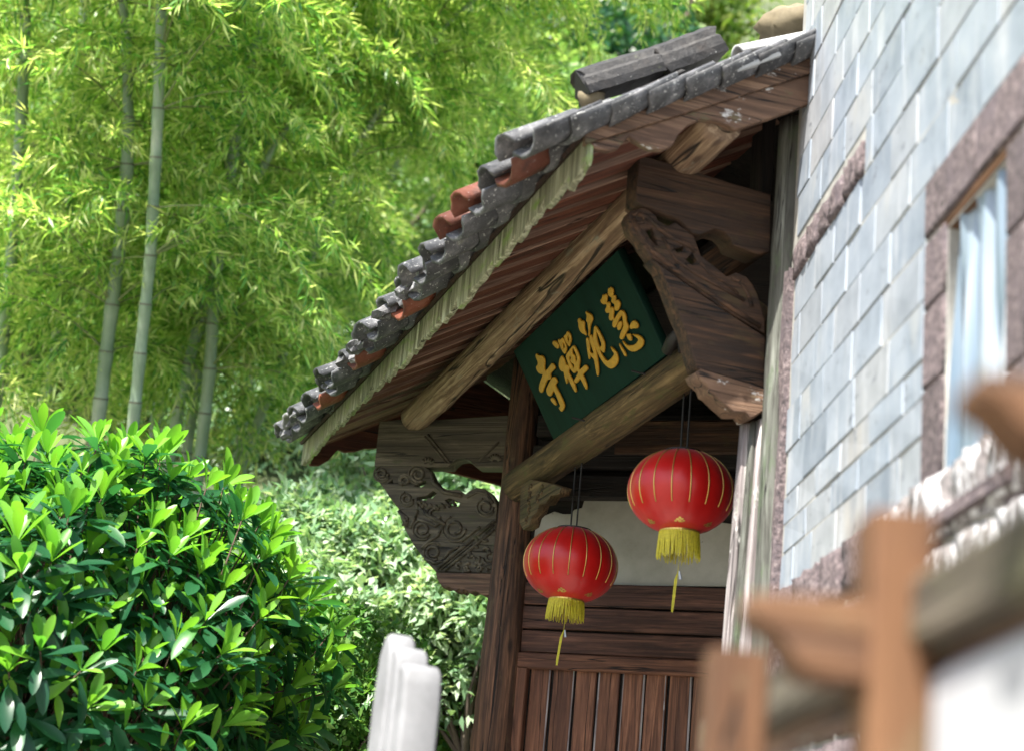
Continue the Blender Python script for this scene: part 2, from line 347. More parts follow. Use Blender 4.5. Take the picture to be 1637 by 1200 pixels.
M_treeleaf = leaf_mat('tree_leaf', [(0, (.014, .06, .03)), (.5, (.035, .125, .05)), (1, (.12, .24, .08))], .4, 1.2)
M_woodleaf = leaf_mat('woodland_leaf', [(0, (.07, .16, .05)), (.5, (.19, .34, .10)), (1, (.42, .55, .22))], .42, 1.4)
M_yleaf = leaf_mat('yellow_tree_leaf', [(0, (.08, .18, .04)), (.5, (.18, .30, .06)), (1, (.38, .44, .12))], .4, 1.2)
def culm_mat():
    m, nt, b = newmat('bamboo_culm'); n = noise(nt, mapped(nt, (1, 1, 1)), 3, 5, .6)
    c = ramp(nt, n, [(.3, (.13, .20, .11)), (.55, (.22, .30, .20)), (.75, (.34, .38, .30))]); c = objvary(nt, c, .15)
    nt.links.new(c, b.inputs['Base Color']); b.inputs['Roughness'].default_value = .45; return m
M_culm = culm_mat(); M_node = plain('culm_node', (.10, .11, .07), .6)
M_twig = plain('bamboo_twig', (.16, .19, .08), .6); M_bark = plain('bush_bark', (.075, .045, .03), .8, nz=.3, scale=25, bmp=.5)
M_tbark = plain('tree_bark', (.11, .085, .065), .85, nz=.3, scale=10, bmp=.5)
def ground_mat(name, c1, c2, c3, sc=2.5):
    m, nt, b = newmat(name); n = noise(nt, mapped(nt), sc, 8, .7); n2 = noise(nt, mapped(nt), sc*.13, 4, .6)
    c = ramp(nt, n, [(.3, c1), (.5, c2), (.7, c3)]); c = mix(nt, thresh(nt, n2, .4, .65), c, c1)
    nt.links.new(c, b.inputs['Base Color']); b.inputs['Roughness'].default_value = .9; bump(nt, b, n, .8, .05); return m
M_hill = ground_mat('hill_soil', (.05, .07, .03), (.10, .13, .05), (.2, .19, .11))
M_ground = ground_mat('courtyard_ground', (.2, .18, .15), (.27, .25, .21), (.34, .32, .28))
M_cliff = ground_mat('blue_grey_cliff_rock', (.16, .19, .25), (.30, .34, .42), (.5, .52, .56), .25)
M_step = plain('stone_step', (.3, .29, .27), .8, nz=.2, scale=12, bmp=.4)

# ------------------------------------------------------------------ terrain
def hz(x, y):
    t = np.clip((y-9)/30, 0, 1); r = np.where(y < 9, 0, .62*(y-9)+.006*np.clip(y-9, 0, 60)**2)
    side = np.clip((-x-3.5)/6, 0, 1)*np.clip((y-3)/6, 0, 1)*1.2
    return r + side*np.clip(1-t, 0, 1) + np.where(y > 9, .25*np.sin(x*.7+y*.4), 0)*np.clip((y-9)/4, 0, 1)
def grid(name, xs, ys, fz, mat, kind='structure'):
    X, Y = np.meshgrid(xs, ys); Zg = fz(X, Y); v = np.stack([X, Y, Zg], -1).reshape(-1, 3); nx = len(xs)
    f = [(j*nx+i, j*nx+i+1, (j+1)*nx+i+1, (j+1)*nx+i) for j in range(len(ys)-1) for i in range(nx-1)]
    o = link(name, pyd(name, v, f), mat, smooth=True); o['kind'] = kind; return o
grid('ground', [-200, -60, -20, -8, 8, 20, 60, 200], [-200, -60, -20, 0, 9.05], lambda X, Y: X*0, M_ground)
grid('hillside', np.linspace(-90, 90, 91), np.concatenate([np.linspace(9, 20, 20), np.linspace(22, 56, 18)]), hz, M_hill)
def cliffz(X, Y): return hz(X, Y*0+56)+(Y-56)*3.2+1.8*np.sin(X*.31+Y)+1.1*np.sin(X*.83+2*Y)
grid('cliff', np.linspace(-110, 110, 111), np.linspace(55.5, 74, 26), cliffz, M_cliff)

# ------------------------------------------------------------------ gatehouse
gate = empty('gatehouse', gw(1.4, 0, 0), 'old timber temple gatehouse with tiled canopy on carved brackets', 'gatehouse')
# platform and steps
def box_pts(c, ax, ay, az, hx, hy, hz_): return [c+ax*sx*hx+ay*sy*hy+az*sz*hz_ for sz in (-1, 1) for sy in (-1, 1) for sx in (-1, 1)]
BF = [(0, 2, 3, 1), (4, 5, 7, 6), (0, 1, 5, 4), (2, 6, 7, 3), (0, 4, 6, 2), (1, 3, 7, 5)]
def gbox(name, s0, s1, o0, o1, z0, z1, mat, parent):
    c = gw((s0+s1)/2, (o0+o1)/2, (z0+z1)/2)
    me = pyd(name, [Vector(p-c) for p in box_pts(c, GA, GN, ZV, (s1-s0)/2, (o1-o0)/2, (z1-z0)/2)], BF)
    bm = bmesh.new(); bm.from_mesh(me); bmesh.ops.recalc_face_normals(bm, faces=bm.faces); bmesh.ops.bevel(bm, geom=bm.edges[:], offset=.006, segments=1, affect='EDGES'); bm.to_mesh(me); bm.free()
    M = Matrix.Translation(Vector(c)); return part(link(name, me, mat, parent, M=M), M)
gbox('platform', -.6, 2.86, -2.4, .35, -.02, .55, M_step, gate)
for i in range(3): gbox('step', .1, 2.6, .352+.3*i, .65+.3*i, -.02, .55-.14*(i+1), M_step, gate)
# far splayed side wall direction
sd = np.array([.611, -.792]); SD = GA*sd[0]+GN*sd[1]; SN = np.cross(SD, ZV); S0 = gw(0, 0, 0)
if SN@(CAM-S0) < 0: SN = -SN
def sw(u_, z, d=0): return S0+SD*u_+ZV*z+SN*d
# posts
log('post', gw(0, 0, .5), gw(-.0, 0, 4.08), .115, .078, M_post, gate, seed=3, bump=.007, n=22, knots=14)
log('post', gw(2.79, -.055, .5), gw(2.79, -.055, 4.2), .088, .078, M_npost, gate, seed=4, bump=.004, n=20, knots=4)
# lower tie beam carrying the sign
lb = log('tie_beam', gw(.13, .03, 3.405), gw(2.66, .02, 3.495), .083, .078, M_beam, gate, seed=11, bump=.005, n=22, knots=6)
# carved end bracket under the tie beam by the far post
plane_slab('beam_bracket', [(832, 775), (845, 765), (872, 770), (898, 778), (893, 790), (880, 792), (872, 804), (862, 806), (858, 818), (850, 826), (846, 840), (836, 846), (830, 835)], [], gw(0, .085, 0), GA, GN, .05, M_beam, gate)
bm = bmesh.new()
for k, (cx, cy, r_) in enumerate([(848, 782, 8), (866, 782, 7), (846, 798, 7), (860, 796, 6), (846, 814, 6), (842, 830, 5)]):
    c = at_o(cx, cy, .086)
    tube_bm(bm, [c+GA*r_*.0027*math.cos(t)+ZV*r_*.0027*math.sin(t) for t in np.linspace(.3, 5.6, 12)], .007, 6, nrm=Vector(GN))
link('carving', bm_mesh('carving', bm), M_beam, gate, smooth=True)['kind'] = 'stuff'
# interior: side walls, back wall with door, ceiling
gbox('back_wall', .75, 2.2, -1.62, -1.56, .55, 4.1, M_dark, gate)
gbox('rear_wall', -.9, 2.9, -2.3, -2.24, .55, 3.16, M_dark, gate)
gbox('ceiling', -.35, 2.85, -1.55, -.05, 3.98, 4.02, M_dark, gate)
NS = gw(2.68, -.02, 0)
for nm, A_, B_ in (('side_wall', gw(2.72, -.1, 0), gw(2.15, -1.55, 0)),):
    plank(nm, A_+ZV*2.3, B_+ZV*2.3, .04, 3.4, M_dark, gate, jit=0)
# far side wall: core, plaster, planks, framed panel
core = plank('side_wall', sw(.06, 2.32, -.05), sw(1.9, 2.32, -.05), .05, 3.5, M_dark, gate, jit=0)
plane_slab('plaster_panel', [(845, 934), (858, 822), (872, 824), (886, 818), (900, 822), (912, 822), (918, 815), (930, 812), (934, 800), (942, 788), (960, 786), (1010, 784), (1075, 790), (1120, 815), (1150, 835), (1172, 838), (1240, 836), (1235, 942), (1165, 938)], [], sw(0, 0, -.012), SD, SN, .016, M_plaster, core, bev=.002)
lines = [(2.962, 2.852), (2.846, 2.738), (2.732, 2.626)]
for i, (zt, zb) in enumerate(lines):
    plank('plank', sw(.07, (zt+zb)/2, -.008+.003*(i % 2)), sw(1.85, (zt+zb)/2, -.008), .03, zt-zb-.004, M_plank, core, seed=20+i, jit=.0012, ch=.004)
plank('top_rail', sw(.07, 2.586, .004), sw(1.85, 2.586, .004), .05, .072, M_stile, core, seed=31, jit=.001)
plank('stile', sw(.115, 1.0, .0045), sw(.115, 2.549, .0045), .05, .062, M_stile, core, upv=tuple(SD), seed=32, jit=.001)
for i in range(9):
    u_ = .205+.112*i
    plank('panel_board', sw(u_, 1.0, -.012), sw(u_, 2.55, -.012), .016, .098, M_stile, core, upv=tuple(SD), seed=40+i, jit=.0008)
for i in range(9):
    u_ = .149+.112*i
    if i: plank('batten', sw(u_+.012*math.sin(i*5), 1.0, -.006), sw(u_+.012*math.sin(i*5), 2.55, -.006), .008, .007+.003*math.sin(i*3), M_jamb, core, upv=tuple(SD), seed=60+i, jit=.0008)
for z, d in ((3.42, .02), (3.56, .05), (3.72, .03)):
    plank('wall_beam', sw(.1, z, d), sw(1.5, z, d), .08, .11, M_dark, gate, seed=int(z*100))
plank('lintel_board', sw(.55, 3.62, .20), sw(1.35, 3.62, .20), .03, .16, M_old, gate, seed=70)
# pale jamb board beside the near post
def strip(x0, x1, yt, sdep, th, mat):
    L_ = lambda x: [(x-(y-850)*.083, y) for y in np.linspace(yt, 1250, 6)]
    plane_slab('jamb_board', L_(x1)+L_(x0)[::-1], [], gw(sdep, 0, 0), ZV, GA, th, mat, gate, bev=.004)
NBX = -GN
strip(1176, 1190, 676, 2.66, .04, M_jamb); strip(1190, 1202, 672, 2.69, .05, M_npost); strip(1202, 1216, 668, 2.715, .05, M_jamb); strip(1216, 1232, 716, 2.725, .04, M_stilep)
# near bracket (plane square to the front) and far bracket (in the splayed wall's plane)
S_NB = 2.72; nb0 = gw(S_NB, 0, 0)
plane_slab('bracket_beam', [(1021.7, 246.7), (1100, 270), (1167, 292), (1233, 311), (1231, 403), (1212, 407), (1173, 392), (1168, 380), (1158, 370), (1143, 366), (1120, 375), (1107, 372), (1085, 350), (1040, 333), (1017, 323)], [], nb0, NBX, GA, .105, M_old, gate, bev=.004)
plane_slab('carved_bracket', [(1008, 337), (1028, 331), (1038, 335), (1050, 345), (1052, 352), (1068, 361), (1080, 355), (1100, 368), (1110, 377), (1117, 397), (1121, 408), (1142, 425), (1163, 442), (1177, 435), (1194, 442), (1205, 456), (1212, 470), (1224, 512), (1224, 536), (1163, 498), (1093, 449), (1042, 412), (1030, 395), (1025, 385), (1010, 368), (1004, 347)],
    [[(1033, 368), (1043, 365), (1048, 380), (1053, 393), (1047, 390), (1038, 378)], [(1078, 397), (1095, 393), (1092, 402), (1083, 403)], [(1097, 415), (1107, 405), (1113, 413), (1115, 418), (1107, 423)]],
    gw(S_NB-.012, 0, 0), NBX, GA, .07, M_old, gate, bev=.006)
plane_slab('bracket_panel', [(1042, 413), (1093, 450), (1163, 499), (1224, 538), (1222, 624), (1182, 609), (1115, 589), (1108, 568), (1098, 530), (1082, 493), (1070, 460), (1056, 428)], [], gw(S_NB-.004, 0, 0), NBX, GA, .085, M_old, gate, bev=.005)
plane_slab('bracket_shelf', [(1114, 594), (1121, 589), (1210, 616), (1222, 621), (1222, 657), (1205, 668), (1198, 668), (1191, 659), (1173, 659), (1163, 650), (1152, 640), (1142, 630), (1135, 626), (1131, 615), (1119, 605)], [], gw(S_NB+.01, 0, 0), NBX, GA, .10, M_barge, gate, bev=.006)
bm = bmesh.new(); RPn = gw(S_NB-.012, 0, 0)
for P_, r_ in [([(1012, 350), (1020, 368), (1032, 386), (1046, 404), (1080, 432), (1130, 466), (1180, 500), (1215, 522)], .010), ([(1020, 342), (1036, 348), (1050, 362), (1070, 378), (1100, 392), (1112, 402)], .009), ([(1060, 380), (1080, 415), (1110, 436), (1150, 458), (1190, 480)], .007),
              ([(1170, 445), (1185, 452), (1196, 470), (1202, 490)], .008), ([(1012, 345), (1020, 338), (1030, 344), (1028, 356), (1018, 356)], .007), ([(1120, 420), (1135, 438), (1160, 452), (1180, 470)], .006)]:
    tube_bm(bm, [onp(x, y, RPn, GA) for x, y in P_], r_, 6, flat=.7, nrm=Vector(GA))
link('carving', bm_mesh('carving', bm), M_old, gate, smooth=True)['kind'] = 'stuff'
Z5 = lambda L_: [(590+x/5, 720+y/5) for x, y in L_]
fb0 = sw(0, 0, .02)
plane_slab('bracket_beam', [(606, 674), (640, 671), (700, 671), (815, 664), (815, 752)] + Z5([(1080, 141), (855, 138), (835, 120), (800, 80), (750, 65), (690, 75), (650, 110), (630, 136), (480, 136), (350, 128)]) + [(598, 746)], [], fb0, SD, SN, .10, M_carve, gate, bev=.005)
cb = plane_slab('carved_bracket', Z5([(75, 115), (330, 112), (430, 122), (490, 165), (520, 230), (560, 280), (620, 315), (720, 318), (770, 350), (800, 325), (860, 300), (920, 310), (970, 340), (1005, 390), (1022, 450), (1015, 560), (1010, 700), (1010, 985), (530, 970), (440, 870), (350, 750), (290, 640), (250, 540), (235, 470), (165, 380), (125, 315), (65, 240), (47, 185)]),
    [Z5(h) for h in ([(155, 265), (185, 225), (192, 268)], [(365, 290), (375, 268), (455, 243), (450, 270), (420, 295)], [(385, 375), (460, 365), (510, 325), (540, 345), (500, 385), (470, 378), (455, 400), (390, 390)], [(605, 400), (640, 385), (725, 415), (712, 450), (640, 435)])],
    fb0-SN*.012, SD, SN, .06, M_carve, gate, bev=.004)
plane_slab('bracket_shelf', Z5([(530, 975), (1020, 985), (1010, 1165), (900, 1155), (850, 1125), (800, 1140), (760, 1110), (735, 1140), (720, 1105), (690, 1130), (640, 1095), (590, 1100), (560, 1060), (540, 1020)]), [], fb0+SN*.006, SD, SN, .09, M_barge, gate, bev=.004)
# relief scrolls on the far bracket
bm = bmesh.new(); R5 = random.Random(5); RP = fb0-SN*.012
def rel(pts, rad=.0075, flat=1.25):
    tube_bm(bm, [onp(590+x/5, 720+y/5, RP, SN)+SN*.002 for x, y in pts], rad*1.12, 6, flat=flat, nrm=Vector(SN))
for cx, cy, r_, t0, t1 in [(105, 185, 50, 0, 9), (395, 190, 62, 1, 10), (290, 238, 40, 2, 9), (305, 385, 46, 0, 8), (430, 630, 64, .5, 8), (690, 622, 82, 0, 8), (515, 812, 62, 1, 8.5), (935, 450, 58, 0, 7), (530, 500, 50, .5, 5)]:
    ts = np.linspace(t0, t1, 26); rel([(cx+r_*(1-.07*(t-t0))*math.cos(t), cy+r_*(1-.07*(t-t0))*math.sin(t)) for t in ts], .0075)
    rel([(cx+r_*1.25*math.cos(t), cy+r_*1.25*math.sin(t)) for t in np.linspace(t0+.5, t0+4.4, 16)], .005)
rel([(545, 940), (1005, 560)], .009); rel([(605, 955), (1005, 625)], .008); rel([(575, 948), (1005, 592)], .005)
rel([(380, 380), (390, 470), (350, 580), (330, 620)], .008); rel([(400, 455), (480, 520), (560, 560), (610, 590)], .010)
rel([(395, 545), (470, 570), (530, 600), (590, 560)], .008); rel([(420, 780), (480, 720), (550, 680), (590, 600)], .008)
rel([(450, 860), (520, 900), (590, 880), (640, 800), (720, 770)], .008); rel([(740, 720), (840, 640), (890, 610)], .008)
rel([(500, 170), (520, 260), (600, 330), (740, 360)], .010); rel([(240, 480), (300, 560), (290, 600)], .009)
rel([(260, 500), (310, 540), (300, 600), (270, 590)], .007); rel([(780, 370), (860, 330), (940, 340), (990, 420)], .007)
for _ in range(26):
    x = R5.uniform(720, 985); y = R5.uniform(650, 955)
    if (y-560)/(1005-x+1e-3) < .95 and y < 955-(x-605)*.82+40: continue
    r_ = R5.uniform(18, 34); t0 = R5.uniform(0, 6); rel([(min(1005, x+r_*math.cos(t)), min(965, y+r_*math.sin(t))) for t in np.linspace(t0, t0+4.2, 10)], .007)
for k in range(7): rel([(380+k*45, 470-abs(k-3)*14+14*math.sin(k)), (400+k*45, 440-abs(k-3)*12), (425+k*45, 470-abs(k-3)*10)], .008)
link('carving', bm_mesh('carving', bm), M_carve, cb, smooth=True)['kind'] = 'stuff'
bm = bmesh.new(); RP = fb0+SN*.001
rel([(470, -130), (640, 90)], .005); rel([(445, -115), (615, 95)], .004); rel([(880, 80), (1040, -70)], .005)
for k in range(7): t = .5+k*.35; rel([(1010+20*math.cos(t), 90-20*math.sin(t)), (1010+60*math.cos(t), 95-70*math.sin(t))], .006)
for k in range(5): t = .4+k*.5; rel([(470+20*math.cos(t), 110-15*math.sin(t)), (470+60*math.cos(t), 110-60*math.sin(t))], .006)
link('carving', bm_mesh('carving', bm), M_carve, gate, smooth=True)['kind'] = 'stuff'

# ------------------------------------------------------------------ roof
EF, EN = np.array([-1.05, .885, 3.735]), np.array([3.02, .79, 3.872])       # top of fascia, far and near (s, o, z)
RF, RN = np.array([-1.05, -.03, 4.275]), np.array([3.02, -.05, 4.372])      # ridge
def rp(t, q, h=0):        # t along the eave 0 far..1 near, q 0 eave .. 1 ridge, h lift off the roof plane
    E_ = EF+(EN-EF)*t; R_ = RF+(RN-RF)*t; sag = -.02*math.sin(math.pi*t)
    p = E_+(R_-E_)*q; return gw(p[0], p[1], p[2]+sag)+RNRM*h
_e = gw(*EN)-gw(*EF); _r = gw(*RN)-gw(*EN); RNRM = np.cross(_e, _r); RNRM /= np.linalg.norm(RNRM)
if RNRM[2] < 0: RNRM = -RNRM
UPS = (_r/np.linalg.norm(_r)); ALG = _e/np.linalg.norm(_e); ELEN = np.linalg.norm(_e); RLEN = np.linalg.norm(_r)
# deck above the rafters
v = []; nT = 12
for i in range(nT+1):
    for q in (-.03, .5, 1.0):
        for h in (-.004, .012): v.append(rp(i/nT, q, h))
f = []
for i in range(nT):
    b_ = i*6; c_ = b_+6
    for j in (0, 2): f += [(b_+j, b_+j+2, c_+j+2, c_+j), (b_+j+1, c_+j+1, c_+j+3, b_+j+3)]
    f += [(b_, c_, c_+1, b_+1), (b_+4, b_+5, c_+5, c_+4)]
f += [(0, 1, 3, 2), (2, 3, 5, 4), (nT*6, nT*6+2, nT*6+3, nT*6+1), (nT*6+2, nT*6+4, nT*6+5, nT*6+3)]
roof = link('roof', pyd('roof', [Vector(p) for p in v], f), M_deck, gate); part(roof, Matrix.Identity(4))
# back slope, unseen from the front
v = [gw(-1.05, -.05, 4.27), gw(3.02, -.07, 4.365), gw(3.02, -2.4, 3.2), gw(-1.05, -2.4, 3.1)]; v += [p+ZV*.03 for p in v]
link('back_roof_slope', pyd('b', v, [(0, 1, 2, 3), (7, 6, 5, 4), (0, 4, 5, 1), (1, 5, 6, 2), (2, 6, 7, 3), (3, 7, 4, 0)]), M_dark, roof)
NR = 21
for i in range(NR):
    t = (i+.35)/NR; p0 = rp(t, .01, -.030+.006*math.sin(i*2.3)); p1 = rp(t, .985, -.030+.006*math.sin(i*1.7))
    plank('rafter', p0, p1, .146, .046, M_rafter, roof, upv=tuple(RNRM), seed=100+i, jit=.0015, ch=.003, seg=5)
    off = ALG*.075; link_ = plank('edge_light_strip', p0+off-RNRM*.012, p1+off-RNRM*.012, .010, .034, M_edge, roof, upv=tuple(RNRM), seed=140+i, jit=.0012, ch=.002, seg=5)  # added thin strip, its pale colour stands for light along the rafter edge
# purlin log over the brackets
log('purlin', at_s(662, 668, -.36), at_s(1156, 192, 2.985), .070, .072, M_log, gate, seed=17, bump=.004, n=22, knots=26, bend=.006)
# serrated fascia boards
def fascia(t0, t1, seed, dz):
    r = random.Random(seed); L = (t1-t0)*ELEN; pts = [(0, .0), (L, .0)]; x = L; low = []
    while x > .02:
        wd_ = r.uniform(.14, .25); d = r.uniform(.105, .135)
        j_ = r.uniform(.03, .05); low += [(x, -d+j_), (x-.010, -d+j_*.45), (x-.03, -d+.012), (x-wd_*.35, -d+r.uniform(-.004, .006)), (x-wd_*.5, -d-r.uniform(.004, .014)), (x-wd_*.72, -d-r.uniform(.0, .012)), (max(x-wd_+.02, .006), -d-r.uniform(.006, .02)), (max(x-wd_+.006, .003), -d-r.uniform(.0, .012))]; x -= wd_
    low.append((0, -.11)); pts = [(0, .008), (L*.5, .002), (L, .008)]+low
    p0 = rp(t0, 0)+GN*.012+ZV*dz; p1 = rp(t1, 0)+GN*.012+ZV*dz; ex = p1-p0; ex /= np.linalg.norm(ex); n = np.cross(ex, ZV); n = n/np.linalg.norm(n); n = n if n@GN > 0 else -n
    ey = np.cross(n, ex); pts = [p0+ex*a_+ey*b_*(1 if ey[2] > 0 else -1) for a_, b_ in pts]
    plane_slab('fascia_board', pts, [], p0, ex, n, .024, M_fascia, roof, bev=.003, pts3d=True)
fascia(0, .735, 2, .0); fascia(.728, 1.0, 8, .012)
# barge boards
sB = 3.035
ub = plane_slab('barge_board', [(936, 209), (1130, 138), (1318, 70), (1316, 111), (1130, 170), (936, 230)], [], gw(sB, 0, 0), NBX, GA, .03, M_barge, roof, bev=.003)
plane_slab('barge_board', [(943, 229), (1130, 171), (1316, 112), (1312, 160), (1240, 187), (1175, 208), (1165, 201), (1145, 193), (1120, 191), (1100, 200), (1085, 215), (1075, 233), (1060, 240), (1040, 238), (1020, 228), (1006, 218), (998, 226), (988, 238), (973, 241), (952, 238)], [], gw(sB-.012, 0, 0), NBX, GA, .03, M_barge, roof, bev=.004)
pf = [np.array(gw(-1.06, EF[1]+.0, EF[2]-.0)), np.array(gw(-1.06, RF[1], RF[2]))]
ex = NBX; pts = []
for q in np.linspace(1, 0, 4): pts.append(pf[0]+(pf[1]-pf[0])*q+ZV*.0)
dd = [(.02, -.10), (.05, -.145), (.10, -.165), (.15, -.155), (.20, -.115), (.24, -.145), (.30, -.165), (.36, -.17), (.41, -.19), (.6, -.22), (1.0, -.24)]
for q, h in dd: pts.append(pf[0]+(pf[1]-pf[0])*q+ZV*h)
plane_slab('barge_board', pts, [], gw(-1.06, 0, 0), NBX, GA, .03, M_rafter, roof, bev=.003, pts3d=True)
plane_slab('gable_board', [gw(-.98, o_, z_) for o_, z_ in ((.25, 4.08), (-.03, 4.24), (-2.3, 3.15), (-2.3, 2.9), (-.2, 3.66), (.25, 3.70))], [], gw(-.98, 0, 0), NBX, GA, .03, M_rafter, roof, pts3d=True)
# roof tiles
def tile_mesh(r_, L, th, arc, convex, seed, wob=.004, taper=.9, n=8):
    r = random.Random(seed); v = []; f = []; lay = 3
    for shell in (0, 1):
        for j in range(lay):
            x = L*j/(lay-1); k = 1-(1-taper)*j/(lay-1)
            for i in range(n+1):
                an = -arc/2+arc*i/n; R = (r_-(th if shell else 0))*k
                y = R*math.sin(an); z = R*math.cos(an)-r_*math.cos(arc/2)
                jj = r.uniform(-wob, wob) if not shell else 0
                v.append((x+(r.uniform(-wob, wob) if j == 0 else 0), y, (z if convex else -z)+jj*.6))
    m = n+1; off = lay*m
    for j in range(lay-1):
        for i in range(n):
            a_, b_, c_, d_ = j*m+i, j*m+i+1, (j+1)*m+i+1, (j+1)*m+i
            f += [(a_, b_, c_, d_), (off+d_, off+c_, off+b_, off+a_)]
        f += [(j*m, (j+1)*m, off+(j+1)*m, off+j*m), (j*m+n, off+j*m+n, off+(j+1)*m+n, (j+1)*m+n)]
    for i in range(n): f += [(i, off+i, off+i+1, i+1)]; k = (lay-1)*m; f += [(k+i, k+i+1, off+k+i+1, off+k+i)]
    me = pyd('tile', v, f); bm = bmesh.new(); bm.from_mesh(me); bmesh.ops.recalc_face_normals(bm, faces=bm.faces); bm.to_mesh(me); bm.free()
    me.polygons.foreach_set('use_smooth', [True]*len(me.polygons)); return me
COVER = [tile_mesh(.092, .27, .014, 2.5, True, i, .007) for i in range(6)]; PAN = [tile_mesh(.128, .27, .014, 1.8, False, 10+i, .006) for i in range(4)]
CV2 = {}
def tmesh(lst, i, mat):
    key = (id(lst), i % len(lst), mat.name)
    if key not in CV2: me = lst[i % len(lst)].copy(); me.materials.append(mat); CV2[key] = me
    return CV2[key]
def place_tile(me, p, updir, nrm, dy=0., dp=0.):
    x = Vector(updir).normalized(); z = Vector(nrm); y = z.cross(x).normalized(); z = x.cross(y)
    M = Matrix(((x.x, y.x, z.x, p[0]), (x.y, y.y, z.y, p[1]), (x.z, y.z, z.z, p[2]), (0, 0, 0, 1))) @ Matrix.Rotation(dp, 4, 'Y') @ Matrix.Rotation(dy, 4, 'Z')
    return link('tile', me, None, roof, M=M)
TR = random.Random(3); NC = 17; NQ = 8
for c in range(NC):
    t = (c+.5)/NC; ovr = .20-.03*(1-t)+TR.uniform(-.045, .045)
    redish = c in (14, 13) or TR.random() < .1
    for q in range(NQ):
        d = -ovr+.145*q
        base = rp(t, 0)+UPS*d; tt = ALG*(.5/NC*ELEN)
        mt = M_tiler if (redish and q < 2) else (M_tile if TR.random() < .85 else M_tilel)
        place_tile(tmesh(PAN, TR.randrange(9), M_tiler if (q < 1 and c in (3, 6, 9, 15)) else M_tile), base+tt+RNRM*(.042+.0), UPS, RNRM, TR.uniform(-.05, .05), -.055+TR.uniform(-.03, .03))
        if c == NC-1 and q > 1: continue
        place_tile(tmesh(COVER, TR.randrange(9), mt), base+RNRM*(.066+TR.uniform(-.016, .012))+ALG*TR.uniform(-.02, .02), UPS, RNRM, TR.uniform(-.14, .14), -.05+TR.uniform(-.06, .06))
# crumbling mortar and broken tile bits under the eave covers
for c in range(0, 13):
    for k in range(2):
        t = (c+.5+.5*k)/NC; p = rp(t, 0)-UPS*(.10+TR.uniform(-.03, .06))+RNRM*(.07-.025*k); bm = bmesh.new(); bmesh.ops.create_icosphere(bm, subdivisions=2, radius=.046)
        for vv in bm.verts: vv.co = Vector((vv.co.x*1.3, vv.co.y*.9, vv.co.z*.7))*(1+TR.uniform(-.3, .3))
        M, _ = frame(p, p+UPS, tuple(RNRM)); link('mortar_plug', bm_mesh('mortar_plug', bm), M_crumb, roof, M=M)
# verge tiles along the near barge
VT = tile_mesh(.07, .11, .012, 1.7, True, 50, .004, .97, 6); VT2 = VT.copy(); VT.materials.append(M_tilel); VT2.materials.append(M_tile)
for i in range(13):
    d = -.09+.058*i; p = rp(1.0, 0)+UPS*d+ALG*(-.04+TR.uniform(-.012, .012))+RNRM*(.045+.004*(i % 3))
    place_tile(VT if TR.random() < .65 else VT2, p, UPS, RNRM, TR.uniform(-.2, .2), -.10+TR.uniform(-.05, .05))
TH_ = [bpy.data.meshes.new_from_object(bpy.data.objects.new('x', plank_mesh(.3, .12, .012, seed=i, jit=.003))) for i in range(2)]
for m_ in TH_: m_.materials.append(M_ridge)
for i in range(9):
    p = rp(.955, 0)+UPS*(.02+.085*i)+RNRM*(.10+.006*(i % 3)); place_tile(TH_[i % 2], p, UPS, RNRM, TR.uniform(-.1, .1), -.03+TR.uniform(-.06, .06))
def ridge_block(px0, px1, s_, h, seed):
    p0 = at_s(*px0, s_); p1 = at_s(*px1, s_); M, L = frame(p0, p1, tuple(RNRM)); prof = [(-.06, 0), (.06, 0), (.062, .028), (.05, .032), (.056, .036), (.056, h*.55), (.044, h*.6), (.05, h*.64), (.044, h*.85), (.02, h), (-.02, h), (-.044, h*.85), (-.05, h*.64), (-.056, h*.55), (-.062, .028)]
    v = []; f = []; r = random.Random(seed); sg = 8; n = len(prof)
    for i in range(sg+1):
        for y, z in prof: v.append((L*i/sg+(r.uniform(-.012, .012) if i in (0, sg) else 0), y+r.uniform(-.002, .002), z+r.uniform(-.002, .002)))
    for i in range(sg):
        for k in range(n): f.append((i*n+k, i*n+(k+1) % n, (i+1)*n+(k+1) % n, (i+1)*n+k))
    f += [tuple(range(n-1, -1, -1)), tuple(sg*n+k for k in range(n))]
    link('ridge_tile', pyd('ridge_tile', v, f), M_ridge, roof, M=M)
ridge_block((938, 160), (1053, 124), 2.80, .105, 1); ridge_block((1058, 128), (1153, 92), 2.80, .115, 2)
bm = bmesh.new(); bmesh.ops.create_icosphere(bm, subdivisions=2, radius=.045)
for vv in bm.verts: vv.co *= 1+TR.uniform(-.2, .2)
link('mortar_plug', bm_mesh('mortar_plug', bm), M_sand, roof, smooth=True, M=Matrix.Translation(Vector(at_s(945, 158, 2.80))))
WT = tile_mesh(.048, .46, .010, 2.9, True, 77, .001, 1.0, 12); WT.materials.append(M_whitet)
p0 = at_s(1180, 92, 2.9); p1 = at_s(1318, 64, 2.9); place_tile(WT, p0, (p1-p0)/np.linalg.norm(p1-p0), RNRM)
PT = [plank_mesh(.17, .09, .014, seed=i, jit=.002) for i in range(2)]; PT[0].materials.append(M_tilel); PT[1].materials.append(M_whitet)
place_tile(PT[0], at_s(1140, 116, 3.02), (at_s(1225, 88, 3.02)-at_s(1140, 116, 3.02)), RNRM, .05); place_tile(PT[1], at_s(1170, 120, 3.05), (at_s(1242, 95, 3.05)-at_s(1170, 120, 3.05)), RNRM, -.08)
bm = bmesh.new(); bmesh.ops.create_icosphere(bm, subdivisions=3, radius=1)
for vv in bm.verts: vv.co = Vector((vv.co.x*.15, vv.co.y*.12, vv.co.z*.09))*(1+TR.uniform(-.14, .14))
link('ridge_stone', bm_mesh('ridge_stone', bm), M_sand, roof, smooth=True, M=Matrix.Translation(Vector(at_s(1278, 52, 2.7))))
